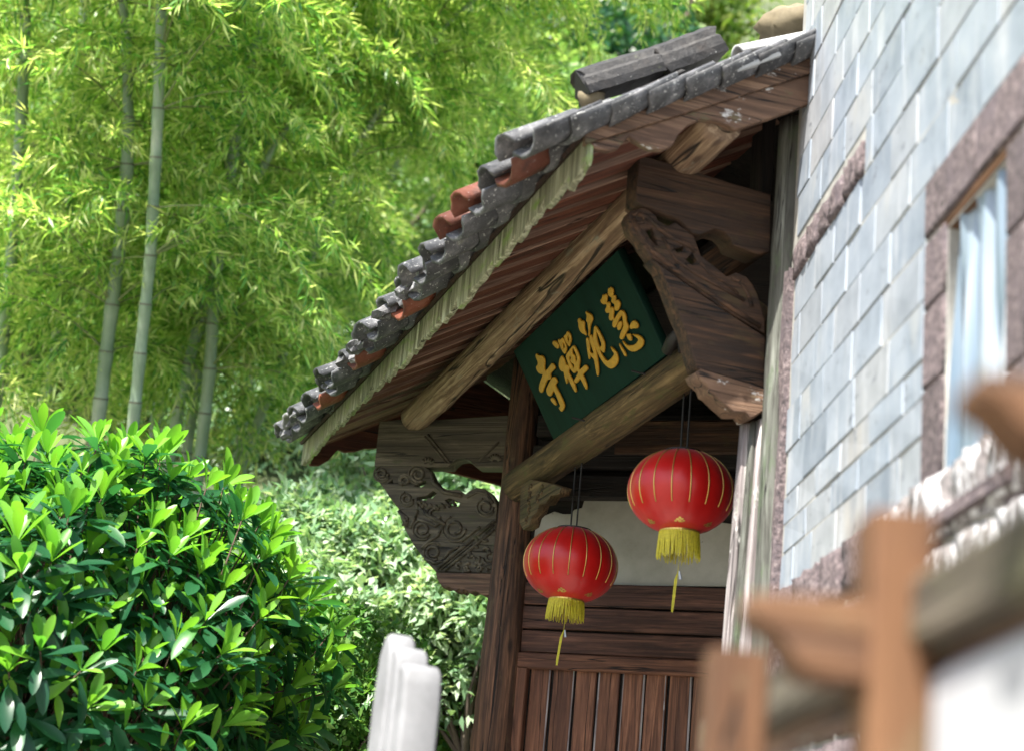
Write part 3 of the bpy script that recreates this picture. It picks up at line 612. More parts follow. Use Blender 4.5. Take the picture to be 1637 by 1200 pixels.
# short king strut and brace under the near roof end
plank('strut', at_s(1215, 330, 2.55), at_s(1222, 190, 2.55), .05, .09, M_dark, gate, upv=tuple(GA), seed=81)
plank('brace', at_s(1085, 470, 2.3), at_s(1205, 385, 2.5), .06, .12, M_old, gate, seed=82)

# ------------------------------------------------------------------ sign board
BLg, BRg = np.array([.813, .10, 3.466]), np.array([2.068, .10, 3.522]); al = math.radians(30)
pb0, pb1 = gw(*BLg), gw(*BRg); PX = (pb1-pb0)/np.linalg.norm(pb1-pb0); PYv = GN*math.sin(al)+ZV*math.cos(al); PYv -= PX*(PYv@PX); PYv /= np.linalg.norm(PYv)
PNn = np.cross(PX, PYv); PNn = PNn if PNn@(CAM-pb0) > 0 else -PNn
sign = empty('sign_board', (pb0+pb1)/2, 'tilted dark green signboard with gold brush characters above the tie beam', 'signboard')
PH = .44; PWd = np.linalg.norm(pb1-pb0)
plane_slab('board', [pb0, pb1, pb1+PYv*PH, pb0+PYv*PH], [], pb0, PX, PNn, .035, M_green, sign, bev=.004, pts3d=True)
def CH(ox, oy, sc, L_): return [(ox+x/sc, oy+y/sc) for x, y in L_]
chars = []
c_ = (850, 555, 10.91)
chars.append([([(105,95),(130,130),(165,140),(190,130),(225,160),(250,215),(252,280),(243,350),(252,385),(270,400),(300,370),(345,305),(378,262),(410,295),(432,345),(428,375),(400,400),(365,430),(345,480),(362,525),(345,555),(305,550),(285,590),(255,660),(225,740),(205,785),(180,775),(158,740),(150,690),(165,610),(195,530),(222,455),(195,465),(160,450),(120,405),(98,345),(105,320),(135,285),(128,235),(105,185),(88,135)], []),
 ([(410,495),(445,525),(468,585),(465,610),(432,650),(470,720),(520,810),(580,950),(595,1000),(590,1050),(555,1115),(525,1090),(500,1050),(495,1035),(525,1005),(500,950),(455,840),(412,735),(390,780),(365,835),(340,845),(305,820),(280,760),(280,710),(310,640),(345,570),(380,515)], []),
 ([(375,860),(405,880),(435,930),(455,990),(445,1005),(400,965),(360,915),(350,880)], [])])
chars[-1] = [(CH(*c_, o_), [CH(*c_, h) for h in hs]) for o_, hs in chars[-1]]
c_ = (880, 520, 10.91)
L_ = [([(90,260),(125,275),(155,320),(172,380),(155,405),(120,390),(80,345),(58,305),(65,270)], []),
 ([(160,230),(185,250),(230,205),(250,225),(275,290),(305,370),(300,440),(280,500),(245,465),(210,400),(180,320),(155,260)], [[(245,290),(262,310),(275,355),(268,400),(250,390),(235,345),(235,300)]]),
 ([(315,90),(350,120),(375,180),(388,270),(365,315),(355,370),(335,345),(300,290),(265,210),(255,175),(300,140)], [[(328,165),(345,190),(355,240),(342,285),(322,260),(315,200)]]),
 ([(425,340),(455,370),(490,440),(525,530),(538,600),(530,690),(515,730),(535,765),(580,720),(625,678),(660,700),(682,755),(640,800),(585,850),(615,910),(645,990),(665,1080),(655,1115),(625,1070),(580,980),(545,905),(520,950),(485,1000),(455,985),(435,945),(465,890),(510,810),(490,780),(465,815),(440,832),(400,790),(360,720),(310,600),(288,520),(340,440),(390,370)],
  [[(420,385),(440,420),(465,480),(490,550),(490,600),(470,635),(458,600),(455,555),(435,505),(410,490),(400,450),(405,410)], [(375,530),(385,560),(370,600),(395,650),(435,665),(440,700),(430,740),(400,700),(370,640),(345,580),(355,545)]]),
 ([(215,512),(245,550),(275,620),(290,670),(325,680),(350,715),(358,760),(335,800),(360,850),(410,940),(450,1030),(478,1140),(465,1160),(430,1110),(370,1000),(330,900),(320,960),(312,1020),(290,960),(270,880),(255,790),(225,800),(190,760),(170,710),(170,650),(185,570)], [])]
chars.append([(CH(*c_, o_), [CH(*c_, h) for h in hs]) for o_, hs in L_])
c_ = (920, 490, 10.0)
L_ = [([(75,175),(100,195),(115,225),(140,215),(165,250),(162,350),(185,410),(198,465),(170,440),(130,425),(95,380),(70,310),(75,270),(55,215)], []),
 ([(190,65),(215,90),(255,105),(285,145),(298,195),(285,240),(262,285),(250,370),(245,470),(230,475),(235,400),(225,310),(215,250),(190,215),(210,150),(185,95)], []),
 ([(200,485),(220,500),(240,560),(248,640),(250,720),(290,740),(315,735),(290,660),(265,590),(245,520),(250,450),(270,445),(295,480),(320,570),(345,680),(365,790),(385,920),(395,1040),(380,1115),(360,1060),(340,950),(325,840),(285,800),(262,770),(250,830),(240,840),(225,770),(210,680),(200,590),(190,520)], []),
 ([(335,300),(365,330),(410,410),(455,500),(490,590),(485,680),(478,740),(450,710),(425,680),(410,690),(440,760),(480,820),(525,860),(560,850),(610,800),(645,750),(615,705),(590,655),(583,625),(610,660),(650,690),(685,740),(705,830),(695,900),(660,955),(615,985),(575,985),(520,950),(460,880),(400,780),(350,660),(315,560),(305,470),(315,380),(322,320)], [[(350,385),(375,420),(410,500),(440,590),(435,625),(405,640),(380,590),(355,490)]])]
chars.append([(CH(*c_, o_), [CH(*c_, h) for h in hs]) for o_, hs in L_])
c_ = (955, 450, 9.233)
L_ = [([(95,180),(115,200),(140,170),(165,200),(165,260),(155,310),(185,290),(210,325),(205,390),(235,360),(262,410),(260,480),(255,530),(275,545),(310,480),(345,430),(380,412),(420,450),(445,510),(445,590),(470,630),(482,680),(460,730),(430,780),(400,850),(370,850),(348,820),(360,760),(390,690),(410,640),(400,560),(390,480),(360,520),(325,590),(295,670),(265,680),(245,645),(245,590),(262,550),(230,580),(200,560),(188,520),(205,450),(165,465),(138,430),(140,395),(165,350),(145,325),(115,340),(75,300),(65,265),(95,235)], []),
 ([(180,85),(200,95),(220,72),(245,100),(258,150),(248,205),(275,190),(290,225),(290,285),(315,258),(340,280),(357,330),(345,380),(325,425),(295,430),(268,400),(280,330),(245,315),(225,285),(240,235),(205,220),(175,180)], []),
 ([(355,572),(380,590),(385,640),(365,690),(345,720),(318,700),(310,660),(330,600)], []), ([(555,568),(595,585),(622,630),(625,670),(600,690),(555,688),(515,700),(498,665),(505,630),(525,590)], []),
 ([(450,765),(475,770),(500,760),(515,800),(530,860),(510,875),(475,845),(455,800)], []),
 ([(385,860),(410,885),(450,930),(510,940),(570,925),(610,890),(630,850),(600,820),(560,790),(530,765),(570,775),(620,780),(665,810),(695,850),(705,900),(690,950),(640,1000),(580,1030),(530,1030),(470,995),(420,930)], []),
 ([(340,900),(365,940),(395,990),(430,1040),(445,1090),(435,1105),(405,1060),(370,990),(345,930)], [])]
chars.append([(CH(*c_, o_), [CH(*c_, h) for h in hs]) for o_, hs in L_])
for strokes in chars:
    bm = bmesh.new(); Mx = None
    for outer, holes in strokes:
        o = plane_slab('tmp', outer, holes, pb0+PNn*.004, PX, PNn, .009, M_gold, None, smooth=1, bev=.0025, back=False)
        bm.from_mesh(o.data); Mx = o.matrix_world.copy() if Mx is None else Mx; me_ = o.data; bpy.data.objects.remove(o); bpy.data.meshes.remove(me_)
    link('character', bm_mesh('character', bm), M_gold, sign, M=Mx)
# nails and small lamp beside the board
for q in ((935, 672), (1032, 598)):
    bm = bmesh.new(); p = at_o(*q, .13); tube_bm(bm, [p, p-GA*.02+ZV*.01+GN*.05], .004, 5); link('nail', bm_mesh('nail', bm), M_black, sign)
lamp = empty('floodlight', at_o(1075, 560, .12), 'small black floodlight tucked beside the signboard corner', 'light')
p = at_o(1066, 562, .12); tube = bmesh.new(); tube_bm(tube, [p-GA*.0-GN*.0, p+GA*.05+ZV*.03, p+GA*.11+ZV*.05], [.022, .026, .02], 12); link('housing', bm_mesh('h', tube), M_black, lamp, smooth=True)
bm = bmesh.new(); tube_bm(bm, [p+GA*.10+ZV*.045, p+GA*.13-ZV*.04], .007, 6); link('bracket', bm_mesh('b', bm), M_black, lamp)

# ------------------------------------------------------------------ lanterns
def lantern(c, R, label, topz, spread, fringe_h, ang0, tilt):
    root = empty('lantern', c, label, 'lantern', 'red lanterns under the gate'); c = np.array(c); T = Matrix.Translation(Vector(c)) @ Matrix.Rotation(tilt, 4, 'Y')
    HR = R*.80; NG = 18
    def prof(u_):     # u -1 bottom .. 1 top
        th = u_*math.radians(70); return R*math.cos(th)**.92, HR*math.sin(th)
    v = []; f = []; nu, per = 24, 8; nn = NG*per
    for j in range(nu+1):
        rr, z = prof(-1+2*j/nu)
        for k in range(nn):
            an = 2*math.pi*k/nn+ang0; g = abs(math.sin(math.pi*k/per)); puff = 1+.014*(g**.7)*math.sin(math.pi*j/nu)
            v.append((rr*puff*math.cos(an), rr*puff*math.sin(an), z))
    for j in range(nu):
        for k in range(nn): f.append((j*nn+k, j*nn+(k+1) % nn, (j+1)*nn+(k+1) % nn, (j+1)*nn+k))
    sh = link('shade', pyd('shade', v, f), M_red, root, smooth=True, M=T); part(sh, T)
    for k in range(NG):
        an = 2*math.pi*k/NG+ang0; bm = bmesh.new(); pts = []
        for u_ in np.linspace(-.40, .93, 20): rr, z = prof(u_); pts.append((rr*1.004*math.cos(an), rr*1.004*math.sin(an), z))
        tube_bm(bm, pts, .0026, 5, nrm=Vector((-math.sin(an), math.cos(an), 0))); link('gold_rib', bm_mesh('gold_rib', bm), M_goldrib, sh, smooth=True, M=T)
    # flower motifs low on the shade
    for k in range(0, NG, 3):
        an = 2*math.pi*(k+.5)/NG+ang0; bm = bmesh.new()
        for (da, du, sx, su) in [(0, 0, .007, .025), (-.07, .03, .006, .03), (.06, .04, .007, .02), (.0, .07, .005, .025), (-.13, -.01, .005, .025), (.12, .0, .006, .018), (.03, -.03, .01, .012)]:
            ring = []
            for q in range(8):
                uu = -.80+du+su*math.sin(q*math.pi/4); rr, z = prof(uu); rr *= 1.012; aa = an+da+sx/ rr*math.cos(q*math.pi/4); ring.append(bm.verts.new((rr*math.cos(aa), rr*math.sin(aa), z-.001)))
            bm.faces.new(ring)
        link('flower_motif', bm_mesh('flower', bm), M_goldrib, sh, M=T)
    rb, zb = prof(-1); rtp, zt = prof(1)
    def ringo(name, r1, z0, z1, mat):
        v = []; n = 32; th = .004
        for rr, z in ((r1, z0), (r1, z1), (r1-th, z1), (r1-th, z0)):
            for k in range(n): v.append((rr*math.cos(2*math.pi*k/n), rr*math.sin(2*math.pi*k/n), z))
        f = [(a_*n+k, a_*n+(k+1) % n, ((a_+1) % 4)*n+(k+1) % n, ((a_+1) % 4)*n+k) for a_ in range(4) for k in range(n)]
        link(name, pyd(name, v, f), mat, root, smooth=False, M=T)
    ringo('bottom_ring', rb*1.01, zb-.012, zb+.004, M_goldrib); ringo('top_ring', rtp*.98, zt-.004, zt+.006, M_black)
    v = [(rtp*math.cos(t)*.99, rtp*math.sin(t)*.99, zt+.004) for t in np.linspace(0, 2*math.pi, 25)[:-1]]; link('top_cap', pyd('cap', v, [tuple(range(24))]), M_red, root, M=T)
    # fringe
    bm = bmesh.new(); r = random.Random(int(R*1e4)+int(ang0*100)); ns = 150
    for k in range(ns):
        an = 2*math.pi*k/ns+r.uniform(-.02, .02); L = fringe_h*r.uniform(.82, 1.05)*(.6 if r.random() < .04 else 1); x, y = rb*math.cos(an), rb*math.sin(an); dx, dy = r.uniform(-.006, .006), r.uniform(-.006, .006)
        tube_bm(bm, [(x, y, zb-.006), (x*1.02+dx*.5, y*1.02+dy*.5, zb-L*.5), (x*1.03+dx, y*1.03+dy, zb-L)], [.0024, .0022, .0014], 3)
    link('fringe', bm_mesh('fringe', bm), M_fringe, root, M=T)
    bm = bmesh.new(); zc = zb-fringe_h-.045; tube_bm(bm, [(0, 0, zb), (.002, .0, zc)], .0012, 4); link('tassel_cord', bm_mesh('cord', bm), M_fringe, root, M=T)
    bm = bmesh.new()
    for k in range(14):
        dx, dy = r.uniform(-.004, .004), r.uniform(-.004, .004); tube_bm(bm, [(.002, 0, zc+.004), (-.005+dx, dy, zc-.03), (-.012+dx, dy, zc-.13-r.uniform(0, .02))], [.002, .0026, .0016], 3)
    link('tassel', bm_mesh('tassel', bm), M_fringe, root, M=T)
    bm = bmesh.new(); tube_bm(bm, [(.006, 0, zc+.004), (.012, 0, zc-.026)], [.004, .007], 8); link('tassel_clip', bm_mesh('clip', bm), M_metal, root, M=T)
    for sx in (-1, 1):
        bm = bmesh.new(); a3 = c+GA*sx*spread*.5+ZV*zt*.98; b3 = np.array([c[0], c[1], topz])+GA*sx*spread*.55
        tube_bm(bm, [a3, b3], .0036, 6); link('cord', bm_mesh('cord', bm), M_black, root)
    bm = bmesh.new(); b3 = np.array([c[0], c[1], topz]); tube_bm(bm, [b3-GA*spread*.55, b3+ZV*.02, b3+GA*spread*.55], .0036, 6); link('cord', bm_mesh('cord', bm), M_black, root)
L1 = at_o(912, 902, 0.); L2 = at_o(1089, 786, 0.)
lantern(L1, .203, 'red silk lantern with short fringe hanging next to the far gate post', 3.40, .075, .088, .1, math.radians(1.5))
lantern(L2, .196, 'red silk lantern with longer fringe hanging below the near carved bracket', 3.46, .06, .105, .23, math.radians(-1))

# ------------------------------------------------------------------ brick wall
W0 = gw(2.87, 0, 0); WD = -dirh(1.7); WN = np.array([WD[1], -WD[0], 0]); WN = WN if WN@(CAM-W0) > 0 else -WN
def wp(t, z, d=0): return W0+WD*t+ZV*z+WN*d
wall = empty('brick_wall', wp(2, 0), 'pale blue grey brick wall with rubble stone patches beside the gatehouse', 'brick wall')
def wslab(name, pts, th, mat, parent, d0, bev=.003, holes=()):
    return plane_slab(name, [wp(t, z, d0) for t, z in pts], [[wp(t, z, d0) for t, z in h] for h in holes], wp(0, 0, d0), WD if np.cross(WN, WD)[2] > 0 else -WD, WN, th, mat, parent, bev=bev, pts3d=True)
TW0, TW1, ZW0, ZW1 = 1.72, 2.115, 2.42, 3.085          # window opening
mc = wslab('mortar_bed', [(0, 0), (6, 0), (6, 4.75), (0, 4.75)], .30, M_mortar, wall, -.0036, holes=[[(TW0, ZW0), (TW1+.02, ZW0), (TW1+.02, ZW1), (TW0, ZW1)]])
plank('edge_stone', wp(.028, 0, -.06), wp(.028, 3.60, -.06), .16, .055, M_granite, wall, upv=tuple(WD), seed=90, jit=.006, seg=22)
HB, LB = .146, .30; BR = random.Random(12); BM = {}
def bmesh_brick(L, H, seed):
    key = (round(L, 2), round(H, 3), seed % 3)
    if key not in BM:
        bm = bmesh.new(); bmesh.ops.create_cube(bm, size=1)
        for v_ in bm.verts: v_.co = Vector((v_.co.x*L, v_.co.y*.05, v_.co.z*H))+Vector([BR.uniform(-.0022, .0022) for _ in range(3)])
        bmesh.ops.bevel(bm, geom=bm.edges[:], offset=.002, segments=1, affect='EDGES'); BM[key] = bm_mesh('brick', bm)
    return BM[key]
def brick(t0, t1, z0, z1, mat, seed, d=0):
    L = t1-t0; H = z1-z0
    if L < .03: return
    me = bmesh_brick(L, H, seed); key = (me.name, mat.name)
    if key not in BM: m2 = me.copy(); m2.materials.append(mat); BM[key] = m2
    p = wp((t0+t1)/2, (z0+z1)/2, -.0252+d); M, _ = frame(p, p+WD); link('brick', BM[key], None, wall, M=M)
BLK = [(1.555, 2.24, 2.30, 3.26), (-1, .95, 3.55, 3.665)]       # jamb surround, stone band
z = .6; row = 0
while z < 4.6:
    h = .092 if 2.56 < z < 2.74 else HB
    jt = .006; t = .062 - (LB/2 if row % 2 else 0) + BR.uniform(-.04, .04)
    while t < 4.2:
        L = LB*BR.choice([.8, 1, 1, 1, 1.1]); a_, b_ = max(t, .06), t+L-jt
        zc = z+h/2
        segs = [(a_, b_)]
        for (q0, q1, y0, y1) in BLK:
            if y0 < zc < y1:
                ns = []
                for (s0_, s1_) in segs:
                    if s0_ < q0: ns.append((s0_, min(s1_, q0-.004)))
                    if s1_ > q1: ns.append((max(s0_, q1+.004), s1_))
                segs = ns
        low = zc < 2.53
        for s0_, s1_ in segs:
            if s1_-s0_ > .03 and not (low and s0_ < 4): brick(s0_, s1_, z, z+h-.006, M_brick, BR.randrange(9), BR.uniform(-.002, .003))
        t += L
    z += h; row += 1
# rubble base course below the bricks: irregular stones, limewash splashed near the window
t = .06
def stone(t0, t1, z0, z1, mat, d=.006):
    bm = bmesh.new(); bmesh.ops.create_cube(bm, size=1); bmesh.ops.subdivide_edges(bm, edges=bm.edges[:], cuts=3, use_grid_fill=True)
    for v_ in bm.verts:
        n_ = v_.co.copy(); v_.co = Vector((n_.x*(t1-t0), n_.y*.10, n_.z*(z1-z0)))*(1-.10*(max(abs(n_.x), abs(n_.z)) > .49)*(n_.y < 0 or 1))+Vector([BR.uniform(-.006, .006) for _ in range(3)])
    p = wp((t0+t1)/2, (z0+z1)/2, -.035+d); M, _ = frame(p, p+WD); link('stone', bm_mesh('stone', bm), mat, wall, smooth=True, M=M)
for rw in range(12):
    zt = 2.525-.17*rw; t = .06-(.1 if rw % 2 else 0)
    while t < 3.4:
        L = BR.uniform(.2, .36)
        if rw > 0 or t+L < 1.50 or t > 2.3 or True: stone(max(t, .06), t+L-.012, zt-.165, zt-.002, M_lime if (t > .95 and rw < 9) else M_granite)
        t += L
t = .06
while t < .95: L = BR.uniform(.13, .24); stone(t, min(t+L, .95)-.006, 3.550, 3.664, M_granite, -.003); t += L
# window: rubble surround, lintel, plastic sheet
win = empty('window', wp(1.92, 2.75), 'stone framed wall window covered with a pale plastic sheet', 'window')
for z0_, z1_ in ((2.30, 2.50), (2.505, 2.74), (2.745, 2.93), (2.935, 3.10)): wslab('jamb_stone', [(1.565, z0_), (1.715, z0_), (1.715, z1_), (1.565, z1_)], .10, M_granite, win, .006, .008)
for z0_, z1_ in ((2.30, 2.62), (2.625, 2.9), (2.905, 3.10)): wslab('jamb_stone', [(2.12, z0_), (2.235, z0_), (2.235, z1_), (2.12, z1_)], .10, M_granite, win, .006, .008)
for t0_, t1_ in ((1.565, 1.93), (1.935, 2.235)): wslab('lintel_stone', [(t0_, 3.115), (t1_, 3.115), (t1_, 3.255), (t0_, 3.255)], .05, M_granite, win, .008, .008)
plank('lintel', wp(1.66, 3.098, -.085), wp(2.19, 3.098, -.085), .17, .028, M_fence, win, seed=91)
plank('sill', wp(1.62, 2.40, -.03), wp(2.2, 2.40, -.03), .12, .04, M_granite, win, seed=92)
v = []; f = []; nx, nz = 26, 20
for j in range(nz+1):
    for i in range(nx+1):
        t = 1.70+(2.13-1.70)*i/nx; z = 2.42+.665*j/nz; d = -.022+.012*math.sin(i*.9+.12*j)+.007*math.sin(i*2.1-.2*j); v.append(wp(t, z, d))
f = [(j*(nx+1)+i, j*(nx+1)+i+1, (j+1)*(nx+1)+i+1, (j+1)*(nx+1)+i) for j in range(nz) for i in range(nx)]
sh = link('plastic_sheet', pyd('sheet', [Vector(p) for p in v], f), M_sheet, win, smooth=True)

# ------------------------------------------------------------------ foreground timber railing and white parapet
def xz_slab(name, px, Y, th, mat, parent, bev=.003): return plane_slab(name, px, [], np.array([0, Y, 0]), np.array([1., 0, 0]), np.array([0, -1., 0]), th, mat, parent, bev=bev)
YA = 1.32; YC = 1.62; YF = .98
rail = empty('timber_railing', un(1430, 1000, 1.35)*np.array([1, 1, 0]), 'brown timber railing with carved arm ends in front of the brick wall', 'railing')
def vpost(pxl, pxr, ptop, Y, dep):
    a_ = onp(pxl, ptop, np.array([0, Y, 0]), np.array([0, -1., 0])); b_ = onp(pxr, ptop, np.array([0, Y, 0]), np.array([0, -1., 0]))
    x0, x1, zt = a_[0], b_[0], (a_[2]+b_[2])/2; c = (x0+x1)/2
    plank('post', (c, Y+dep/2, .0), (c, Y+dep/2, zt), dep, x1-x0, M_fence, rail, upv=(1, 0, 0), seed=int(pxl), jit=.001)
    return x0, x1, zt
xa = vpost(1402, 1500, 815, YA, .085); xc = vpost(1142, 1236, 1035, YC, .08)
xz_slab('arm', [(1205, 946), (1405, 957), (1405, 1090), (1350, 1088), (1300, 1078), (1275, 1062), (1258, 1030), (1235, 1000), (1205, 988)], YA+.01, .07, M_fence, rail)
xz_slab('arm', [(1575, 588), (1830, 600), (1830, 740), (1720, 735), (1660, 705), (1630, 672), (1605, 640), (1575, 625)], YF, .07, M_fence, rail)
xf = onp(1780, 600, np.array([0, YF, 0]), np.array([0, -1., 0])); plank('post', (xf[0]+.02, YF+.05, 0), (xf[0]+.02, YF+.05, 2.2), .085, .05, M_fence, rail, upv=(1, 0, 0), seed=5)
def xplane(px, py, X): return onp(px, py, np.array([X, 0, 0]), np.array([1., 0, 0]))
XR = xa[0]+.025
p_t, p_b = xplane(1530, 862, XR), xplane(1530, 988, XR); zr = (p_t[2]+p_b[2])/2; hr = p_t[2]-p_b[2]
plank('rail', (XR+.035, 2.6, zr), (XR+.035, -.6, zr), .06, hr, M_railw, rail, seed=6, jit=.001)
pl_ = xplane(1530, 1020, XR+.03); plank('rail_underside_shade', (XR+.06, 2.4, pl_[2]), (XR+.06, -.6, pl_[2]), .05, .035, M_barge, rail, seed=8, jit=.001)  # added dark board standing in for the shade under the rail
pw = xplane(1530, 1045, XR+.02)
par = plank('parapet', (XR+.10, 1.31, pw[2]/2), (XR+.10, -1.5, pw[2]/2), .16, pw[2], M_white, None, jit=.0, ch=.012)
tag(par, 'whitewashed parapet below the timber railing', 'parapet')

# white scrolled stone at the stair foot
SC = empty('scroll_stone', un(655, 1100, 4.0)*np.array([1, 1, 0]), 'white scrolled stone newel in front of the green hillside', 'newel')
dA = dirh(22); dB = np.array([dA[1], -dA[0], 0]); c0 = un(642, 1130, 4.0)
def scroll(dn, top_px, wdt, dep, name, off):
    zt = onp(655, top_px, c0, -dA)[2]; x0 = -.0+off; pts = [(0, 0), (dep, 0), (dep*.98, zt-.16), (dep*.85, zt-.05), (dep*.6, zt-.008), (dep*.35, zt), (.03, zt), (.008, zt-.018), (0, zt-.05), (-.006, zt-.10)]
    base = np.array([c0[0], c0[1], 0])+dA*dn+dB*off
    plane_slab(name, [base+dA*a_+ZV*b_ for a_, b_ in pts], [], base, dA, -dB, wdt, M_scroll, SC, bev=.012, back=True, pts3d=True)
scroll(0, 1057, .100, .12, 'scroll_base', .0); scroll(.05, 1028, .086, .11, 'scroll_tier', -.007); scroll(.09, 1005, .070, .10, 'scroll_tier', -.014)

# ------------------------------------------------------------------ foliage
def leaf_cloud(name, P, D, Nn, L, Wd, tint, mat, parent=None, fold=.18, M=None):
    n = len(P); D = D/np.linalg.norm(D, axis=1, keepdims=True); S = np.cross(D, Nn); S /= np.linalg.norm(S, axis=1, keepdims=True)+1e-9; U = np.cross(S, D)
    L = L[:, None]; Wd = Wd[:, None]
    v = np.empty((n, 4, 3)); v[:, 0] = P; v[:, 1] = P+D*L*.38+S*Wd*.5+U*Wd*fold; v[:, 2] = P+D*L-U*L*.10; v[:, 3] = P+D*L*.38-S*Wd*.5+U*Wd*fold
    me = bpy.data.meshes.new(name); me.vertices.add(n*4); me.vertices.foreach_set('co', v.reshape(-1).astype(np.float32))
    me.loops.add(n*4); me.loops.foreach_set('vertex_index', np.arange(n*4, dtype=np.int32)); me.polygons.add(n)
    me.polygons.foreach_set('loop_start', np.arange(0, n*4, 4, dtype=np.int32)); me.polygons.foreach_set('loop_total', np.full(n, 4, dtype=np.int32)); me.update()
    at = me.attributes.new('tint', 'FLOAT', 'FACE'); at.data.foreach_set('value', np.clip(tint, 0, .95).astype(np.float32))
    return link(name, me, mat, parent)
def rvec(n): q = rng.normal(size=(n, 3)); return q/np.linalg.norm(q, axis=1, keepdims=True)

def bamboo(pxs, Y, rad, label, ymin=2.0, nbr=60, blen=(.8, 1.8), seedk=0, top=None):
    """pxs: image points down the culm, all at depth Y; continued to the ground and up to a drooping tip"""
    pts = [un(px, py, Y*(1+.0*i)) for i, (px, py) in enumerate(pxs)]
    pts = pts[::-1]                                    # bottom first
    d = (pts[0]-pts[1]); d /= abs(d[2])
    gz = float(hz(np.array(pts[0][0]), np.array(pts[0][1]))); k = 0
    ext = []
    while pts[0][2]-k*.5 > gz-.3 and k < 40: k += 1; ext.append(pts[0]+d*.5*k*np.array([.6, .6, 1])+ZV*0)
    line = ext[::-1]+pts; dt = (pts[-1]-pts[-2]); dt /= np.linalg.norm(dt)
    if top is None: top = rng.normal(size=2)*.25
    p = pts[-1]; ang = 0
    for i in range(8):
        dt = dt+np.array([top[0], top[1], -.06-.03*i])*.28; dt /= np.linalg.norm(dt); p = p+dt*.45; line.append(p)
    line = np.array(line); sl_ = np.concatenate([[0], np.cumsum(np.linalg.norm(np.diff(line, axis=0), axis=1))]); Ltot = sl_[-1]
    def at(s_): return np.array([np.interp(s_, sl_, line[:, j]) for j in range(3)])
    root = empty('bamboo', line[0], label, 'bamboo', 'bamboo grove behind the bush')
    bm = bmesh.new(); sN = 0; nodes = []
    ss = [0]
    while ss[-1] < Ltot: ss.append(ss[-1]+(.34 if ss[-1] < Ltot*.7 else .26))
    ss = [s_ for s_ in ss if s_ <= Ltot]
    P = [at(s_) for s_ in ss]; rr = [max(.006, rad*(1-.25*s_/Ltot) if s_ < Ltot*.6 else rad*.85*(1-(s_/Ltot-.6)/.42)) for s_ in ss]
    sub = []; sr = []
    for i in range(len(P)-1):
        for q in (0, .045, .08, .5, .96): sub.append(P[i]*(1-q)+P[i+1]*q); sr.append((rr[i]*(1-q)+rr[i+1]*q)*(1.0 if .05 < q < .9 else 1.13))
    tube_bm(bm, sub, sr, 12); me = bm_mesh('culm', bm); me.materials.append(M_culm); me.materials.append(M_node)
    for p_ in me.polygons:
        if len(p_.vertices) == 4 and (p_.index//12) % 5 == 0: p_.material_index = 1
    link('culm', me, None, root, smooth=True)
    # branches
    br = bmesh.new(); LP, LD, LN, LT = [], [], [], []
    cand = [s_ for s_ in ss if at(s_)[2] > ymin]
    for b_ in range(nbr):
        s_ = cand[int(len(cand)*rng.random()**.85) % len(cand)]; o_ = at(s_); az = rng.uniform(0, 2*math.pi); el = math.radians(rng.uniform(5, 50)); L = rng.uniform(*blen)*(1.0 if s_ < Ltot*.8 else .7)
        dv = np.array([math.cos(az)*math.cos(el), math.sin(az)*math.cos(el), math.sin(el)]); pts_ = [o_]; nseg = 9
        for i in range(nseg):
            dv = dv+np.array([0, 0, -.06-.03*i]); dv /= np.linalg.norm(dv); pts_.append(pts_[-1]+dv*L/nseg)
        tube_bm(br, pts_, [max(.0015, .008*(1-i/nseg)) for i in range(nseg+1)], 4)
        shade = rng.uniform(-.12, .12)
        for i in range(2, nseg+1):
            for side in (-1, 1):
                for rep in range(2):
                    base = pts_[i]*(1-.3*rep)+pts_[i-1]*.3*rep; tv = pts_[i]-pts_[i-1]; tv = tv/np.linalg.norm(tv); sv = np.cross(tv, ZV); sv /= np.linalg.norm(sv)+1e-6
                    td = tv*rng.uniform(.4, 1)+sv*side*rng.uniform(.3, .9)+ZV*rng.uniform(-.4, .35); td /= np.linalg.norm(td); tl = rng.uniform(.14, .34)
                    nl = rng.integers(6, 11); f_ = np.linspace(.25, 1, nl)
                    pos = base+td*tl*f_[:, None]-ZV*(f_**2)[:, None]*tl*.25
                    dd_ = td+rvec(nl)*.95-ZV*rng.uniform(-.1, .55, (nl, 1)); LP.append(pos); LD.append(dd_)
                    LN.append(rvec(nl)*.55+ZV*.8); LT.append(np.clip(.55+shade+rng.normal(0, .30, nl), 0, 1))
    link('branch', bm_mesh('branch', br), M_twig, root)
    LP, LD, LN, LT = map(np.concatenate, (LP, LD, LN, LT)); n = len(LP)
    o = leaf_cloud('foliage', LP, LD, LN, rng.uniform(.085, .165, n), rng.uniform(.014, .022, n), LT, M_bamleaf, root); o['kind'] = 'stuff'
    return n
tot = 0
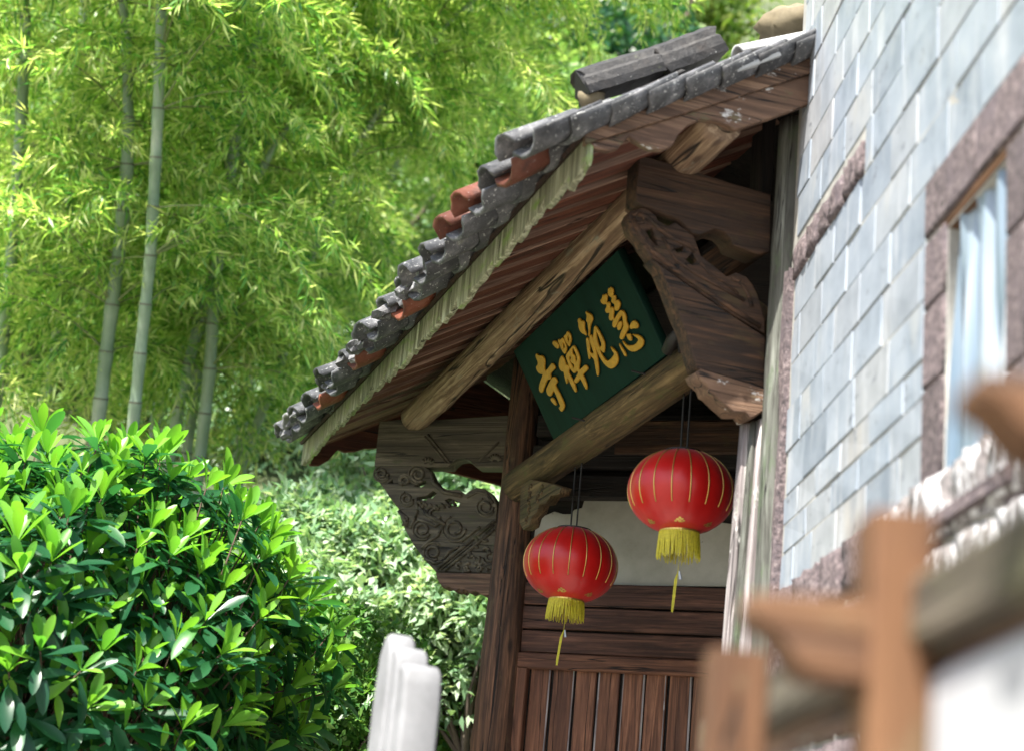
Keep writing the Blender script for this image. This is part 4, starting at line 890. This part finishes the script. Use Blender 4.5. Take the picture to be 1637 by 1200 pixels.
BAM = [([(258, 20), (252, 200), (240, 420), (225, 560), (208, 725)], 11.5, .046, 'tall pale bamboo culm standing clear in front of the grove', 85, (-.1, -.2)),
 ([(388, 150), (345, 430), (335, 600), (315, 770)], 12.6, .052, 'thick bamboo culm with dark nodes and a side shoot', 80, (.3, .1)),
 ([(195, 370), (175, 520), (152, 715)], 12.0, .056, 'short visible bamboo culm half hidden in dense leaves', 80, (-.2, .1)),
 ([(306, 560), (265, 755)], 12.9, .050, 'leaning bamboo culm crossing close beside another', 70, (.2, .2)),
 ([(330, 500), (293, 760)], 13.3, .048, 'green bamboo culm crowded behind the leaning one', 70, (.1, .2)),
 ([(500, 400), (470, 520), (395, 720)], 13.6, .045, 'slanting bamboo culm arching towards the roof', 90, (.35, 0)),
 ([(590, 90), (530, 400), (470, 740)], 20.0, .06, 'bamboo with bright yellow green drooping crown above the roof', 120, (.3, -.1)),
 ([(40, 100), (20, 400), (-15, 720)], 12.4, .05, 'bamboo with dark dense leaves at the grove edge', 90, (-.2, -.1)),
 ([(130, 60), (105, 400), (70, 720)], 13.8, .048, 'slim bamboo hidden among overlapping sprays', 90, (.1, .1)),
 ([(440, 60), (420, 400), (380, 740)], 15.0, .05, 'bamboo deep inside the grove with feathery top', 100, (.2, .2)),
 ([(560, 100), (510, 430), (440, 760)], 20.5, .06, 'bamboo at the back of the grove with a pale top', 100, (.3, .2)),
 ([(310, 20), (285, 400), (240, 740)], 15.5, .05, 'bamboo behind the two front culms', 95, (0, .2)),
 ([(650, 200), (600, 370), (540, 620)], 21.0, .055, 'bamboo bending over the canopy tiles', 85, (.25, -.1)),
 ([(-60, 60), (-90, 400), (-120, 700)], 14.5, .05, 'outermost bamboo past the bush', 70, (-.2, .1))]
for pxs, Y, rad, lab, nb, tp in BAM: tot += bamboo(pxs, Y, rad, lab, ymin=(4.9 if pxs[0][0] > 150 else 3.8) if Y < 18 else 7.0, nbr=int(nb*(.9 if Y < 18 else 1.35)), blen=(.8, 1.8) if Y < 18 else (.9, 1.7), top=tp)
print('bamboo leaves', tot)

# ---- broadleaf bush in front
bc = un(70, 1072, 6.6); BR_ = np.array([1.02, 1.0, .86])
bush = empty('bush', (bc[0], bc[1], 0), 'broadleaf bush with whorls of bright young leaves in front of the bamboo', 'bush')
def bleaf(L, Wl, bend, seed):
    v = []; f = []; r = random.Random(seed); prof = [(0, .06), (.15, .22), (.38, .62), (.62, 1.0), (.82, .86), (.94, .5), (1, .03)]
    for (x, ww) in prof:
        z = -bend*x*x*L; v += [(x*L, -ww*Wl/2, z+.16*ww*Wl), (x*L, 0, z), (x*L, ww*Wl/2, z+.16*ww*Wl)]
    for i in range(len(prof)-1):
        a_ = i*3; f += [(a_, a_+3, a_+4, a_+1), (a_+1, a_+4, a_+5, a_+2)]
    return np.array(v), f
LV = [bleaf(.165, .046, b_, i) for i, b_ in enumerate((.05, .25, .5))]
nwh = 640; ga = math.pi*(3-5**.5); W_ = []
for i in range(nwh):
    z = 1-1.65*(i+.5)/nwh; r_ = math.sqrt(max(0, 1-z*z)); th = ga*i; n_ = np.array([r_*math.cos(th), r_*math.sin(th), z]); lump = 1+.10*math.sin(3*th+z*4)+.07*math.sin(7*th-3*z)+rng.uniform(-.12, .05)
    if rng.random() < .22: lump *= rng.uniform(.55, .9)
    W_.append((bc+n_*BR_*lump, n_))
leaves = []
for p, n_ in W_:
    ax = n_*.65+ZV*.75+rng.normal(size=3)*.18; ax /= np.linalg.norm(ax); e1 = np.cross(ax, [.3, .5, .1]); e1 /= np.linalg.norm(e1); e2 = np.cross(ax, e1)
    vig = rng.uniform(.85, 1.15); nl = rng.integers(11, 17); young = rng.uniform(.27, .52)*(1 if n_[2] > -.25 else .15)
    for k in range(nl):
        q = k/nl; an = k*2.4+rng.uniform(-.3, .3); isy = q < young
        el = math.radians(rng.uniform(48, 75) if isy else (rng.uniform(-25, 40)))
        d_ = (e1*math.cos(an)+e2*math.sin(an))*math.cos(el)+ax*math.sin(el); u_ = ax*math.cos(el)-(e1*math.cos(an)+e2*math.sin(an))*math.sin(el)
        sc = vig*(rng.uniform(.62, .95) if isy else rng.uniform(.9, 1.2)); tint = (rng.uniform(.62, .95) if isy else rng.uniform(.03, .45))
        if rng.random() < .01: tint = .95
        leaves.append((p-ax*.05*(0 if isy else 1)*rng.random(), d_, u_, sc, tint, rng.integers(0, 2) if isy else rng.integers(0, 3)))
def lmat(p, d, u_, sc):
    y = np.cross(u_, d); y /= np.linalg.norm(y); u_ = np.cross(d, y); R_ = np.stack([d, y, u_], 1)*sc; return R_
def visw(l):
    v_ = l[0]-CAM; dep = v_@fw; x = IW/2+FPX*(v_@rt)/dep; y = IH/2-FPX*(v_@up)/dep
    inside = (-20 < x < 1500) and (0 < y < 1200); q = (l[0]-bc)/BR_; front = -(q@(v_/np.linalg.norm(v_)))*1.0+q[2]*.35
    return front+(0 if inside else -9)
order = sorted(range(len(leaves)), key=lambda i: -visw(leaves[i])); ind = set(order[:300]); LMS = {}
TINTS = [.12, .3, .68, .85, .94]
for i in order[:300]:
    p, d_, u_, sc, tint, vi = leaves[i]; ti = int(np.argmin([abs(tint-q) for q in TINTS])); key = (vi, ti)
    if key not in LMS:
        me = pyd('leaf', LV[vi][0], LV[vi][1]); a_ = me.attributes.new('tint', 'FLOAT', 'FACE'); a_.data.foreach_set('value', [TINTS[ti]-.05]*len(me.polygons)); me.materials.append(M_bush); me.polygons.foreach_set('use_smooth', [True]*len(me.polygons)); LMS[key] = me
    R_ = lmat(p, d_, u_, sc); M = Matrix(((*R_[0], p[0]), (*R_[1], p[1]), (*R_[2], p[2]), (0, 0, 0, 1))); link('leaf', LMS[key], None, bush, M=M)
V_, F_, T_ = [], [], []; off = 0
for i in order[300:]:
    p, d_, u_, sc, tint, vi = leaves[i]; R_ = lmat(p, d_, u_, sc); vv = LV[vi][0]@R_.T+p; V_.append(vv); F_ += [tuple(q+off for q in ff) for ff in LV[vi][1]]; T_ += [tint]*len(LV[vi][1]); off += len(vv)
me = pyd('foliage', np.concatenate(V_), F_); a_ = me.attributes.new('tint', 'FLOAT', 'FACE'); a_.data.foreach_set('value', T_); o = link('foliage', me, M_bush, bush, smooth=True); o['kind'] = 'stuff'
bm = bmesh.new(); base = np.array([bc[0], bc[1], 0.]); forks = []
for k in range(7):
    an = k*.9+.3; q = bc+np.array([math.cos(an)*.42, math.sin(an)*.4, -.42+rng.uniform(-.1, .15)]); m_ = (base+q)/2+np.array([math.cos(an)*.1, math.sin(an)*.1, .1]); tube_bm(bm, [base+np.array([math.cos(an), math.sin(an), 0])*.1, m_, q], [.045, .034, .024], 8); forks.append(q)
for i, (p, n_) in enumerate(W_):
    q = min(forks, key=lambda c: np.linalg.norm(c-p)); md = q*.5+p*.5-ZV*.06+rng.normal(size=3)*.05; tube_bm(bm, [q, md, p], [.010, .006, .003], 5)
link('branch', bm_mesh('branch', bm), M_bark, bush, smooth=True)

# ---- hedge and hillside vegetation
def blob_leaves(c, R, n, nblob, tintmu):
    B = []
    for k in range(nblob):
        q = rvec(1)[0]*np.array(R)*rng.uniform(.35, .85); B.append((c+q, np.array(R)*rng.uniform(.28, .48)))
    Ps, Ds, Ns, Ts = [], [], [], []
    for (b_, r_) in B:
        m_ = n//nblob; s_ = rvec(m_); s_[:, 2] = np.abs(s_[:, 2])*np.where(rng.random(m_) < .75, 1, -1); rad_ = rng.uniform(.75, 1.08, (m_, 1)); Ps.append(b_+s_*r_*rad_); Ds.append(s_*.5+rvec(m_)*.9-ZV*.15); Ns.append(s_*.7+rvec(m_)*.5+ZV*.5)
        Ts.append(np.clip(tintmu+rng.normal(0, .22, m_)+rng.uniform(-.12, .12), 0, 1))
    return B, [np.concatenate(q) for q in (Ps, Ds, Ns, Ts)]
def trunk_bm(bm, c, R, zb_, B):
    b0 = np.array([c[0], c[1], zb_]); tr_ = max(.03, R[0]*.07)
    tube_bm(bm, [b0, (b0+c)/2+rng.normal(size=3)*.06*R[0], c], [tr_*1.3, tr_, tr_*.6], 8)
    for (b_, r_) in B: s_ = b0*(.3)+c*.7; tube_bm(bm, [s_, (s_+b_)/2+rng.normal(size=3)*.08*R[0], b_], [tr_*.45, tr_*.3, tr_*.12], 5)
def clump(name, c, R, n, lsize, mat, label, cat, group, tintmu=.5, nblob=14, trunk=None, wr=.42):
    zb_ = trunk if trunk is not None else c[2]-R[2]*1.1
    root = empty(name, (c[0], c[1], zb_), label, cat, group); B, (Ps, Ds, Ns, Ts) = blob_leaves(c, R, n, nblob, tintmu); m_ = len(Ps)
    o = leaf_cloud('foliage', Ps, Ds, Ns, rng.uniform(.7, 1.3, m_)*lsize, rng.uniform(.8, 1.2, m_)*lsize*wr, Ts, mat, root); o['kind'] = 'stuff'
    bm = bmesh.new(); trunk_bm(bm, c, R, zb_, B); link('trunk', bm_mesh('trunk', bm), M_tbark, root, smooth=True); return root
def mass(name, specs, lsize, mat, n, wr=.42):      # a far wood or undergrowth that reads as one mass
    A = [[], [], [], []]; bm = bmesh.new()
    for px, py, Y, R, tm in specs:
        c = un(px, py, Y); g_ = gzat(c); c[2] = max(c[2], g_+R*.4); Rv = (R*1.05, R*.8, R*.88)
        B, Q = blob_leaves(c, Rv, n, 20, tm); trunk_bm(bm, c, Rv, min(g_, c[2]-R), B)
        for i in range(4): A[i].append(Q[i])
    Ps, Ds, Ns, Ts = [np.concatenate(q) for q in A]; m_ = len(Ps)
    o = leaf_cloud(name, Ps, Ds, Ns, rng.uniform(.7, 1.3, m_)*lsize, rng.uniform(.8, 1.2, m_)*lsize*wr, Ts, mat); o['kind'] = 'stuff'
    t_ = link('branch', bm_mesh('branch', bm), M_tbark, o, smooth=True); t_['kind'] = 'stuff'; return o
def gzat(p): return float(hz(np.array(p[0]), np.array(p[1])))
h1 = un(500, 1110, 8.4); clump('shrub', h1, (.55, .5, .55), 9000, .062, M_hedge, 'small leaved green shrub growing beside the broadleaf bush', 'shrub', None, .62, 22, trunk=0)
h2 = un(400, 1190, 8.0); clump('shrub', h2, (.6, .5, .6), 7000, .06, M_hedge, 'low leafy shrub under the broadleaf bush', 'shrub', None, .5, 20, trunk=0)
h3 = un(760, 1120, 10.5); clump('shrub', h3, (.45, .4, .6), 6000, .07, M_hedge, 'bright shrub showing between scroll stone and gate post', 'shrub', None, .75, 18, trunk=gzat(h3))
o = mass('undergrowth', [(545, 980, 10.4, .62, .55), (640, 930, 10.8, .7, .55), (720, 970, 10.5, .6, .6), (600, 850, 11.4, .75, .5), (700, 820, 11.8, .8, .6), (775, 880, 11.4, .75, .55), (530, 890, 11.2, .65, .5), (480, 930, 10.8, .6, .5), (650, 1040, 10.2, .5, .6), (760, 1050, 10.2, .55, .6), (690, 900, 11.2, .7, .6), (570, 920, 10.9, .65, .5), (640, 770, 12.4, .8, .55), (760, 770, 12.4, .8, .55), (600, 740, 20, 1.4, .5), (730, 720, 21, 1.5, .55), (480, 780, 19, 1.3, .4), (420, 830, 18, 1.3, .4), (350, 850, 18, 1.2, .3), (820, 900, 16, 1.0, .5), (540, 640, 22, 2.2, .5), (680, 640, 23, 2.2, .5), (800, 600, 24, 2.2, .5)], .09, M_pale, 5200)
tag(o, 'pale green undergrowth covering the slope behind the carved bracket', 'undergrowth')
o = mass('woodland', [(860, 300, 24, 2.4, .5), (740, 420, 24, 2.6, .6), (640, 520, 25, 2.8, .6), (500, 560, 25, 2.8, .55), (380, 620, 24, 2.6, .5), (250, 600, 24, 2.8, .5), (100, 600, 23, 2.8, .45), (0, 500, 25, 2.8, .5), (560, 300, 28, 3.0, .65), (400, 350, 28, 3.0, .6), (220, 350, 28, 3.0, .55), (60, 250, 29, 3.0, .5), (640, 200, 31, 2.4, .7), (480, 100, 31, 3.2, .7), (300, 100, 31, 3.2, .6), (150, 820, 19, 2.2, .45), (300, 780, 20, 2.0, .5), (20, 760, 19, 2.2, .4)], .24, M_woodleaf, 3800)
tag(o, 'broadleaf wood covering the hillside behind the bamboo grove', 'woodland')
for px, py, Y, R, mt, tm, lab in [(830, 70, 33, 2.7, M_treeleaf, .5, 'dark green hillside tree seen past the edge of the bamboo crown'), (880, 170, 26, 2.5, M_treeleaf, .5, 'dark green hillside tree rising behind the canopy tiles'), (1010, 105, 29, 2.6, M_yleaf, .5, 'yellow green hillside tree behind the black ridge tiles'),
        (1090, 80, 31, 2.2, M_yleaf, .55, 'yellow green tree beside the bare blue grey cliff'), (980, 230, 26, 2.2, M_treeleaf, .4, 'dark green tree low behind the ridge of the canopy')]:
    c = un(px, py, Y); g_ = gzat(c); clump('hillside_tree', c, (R, R*.8, R*.9), 4200, .24, mt, lab, 'tree', 'trees on the hillside above the roof', tm, 20, trunk=min(g_, c[2]-R*1.2))
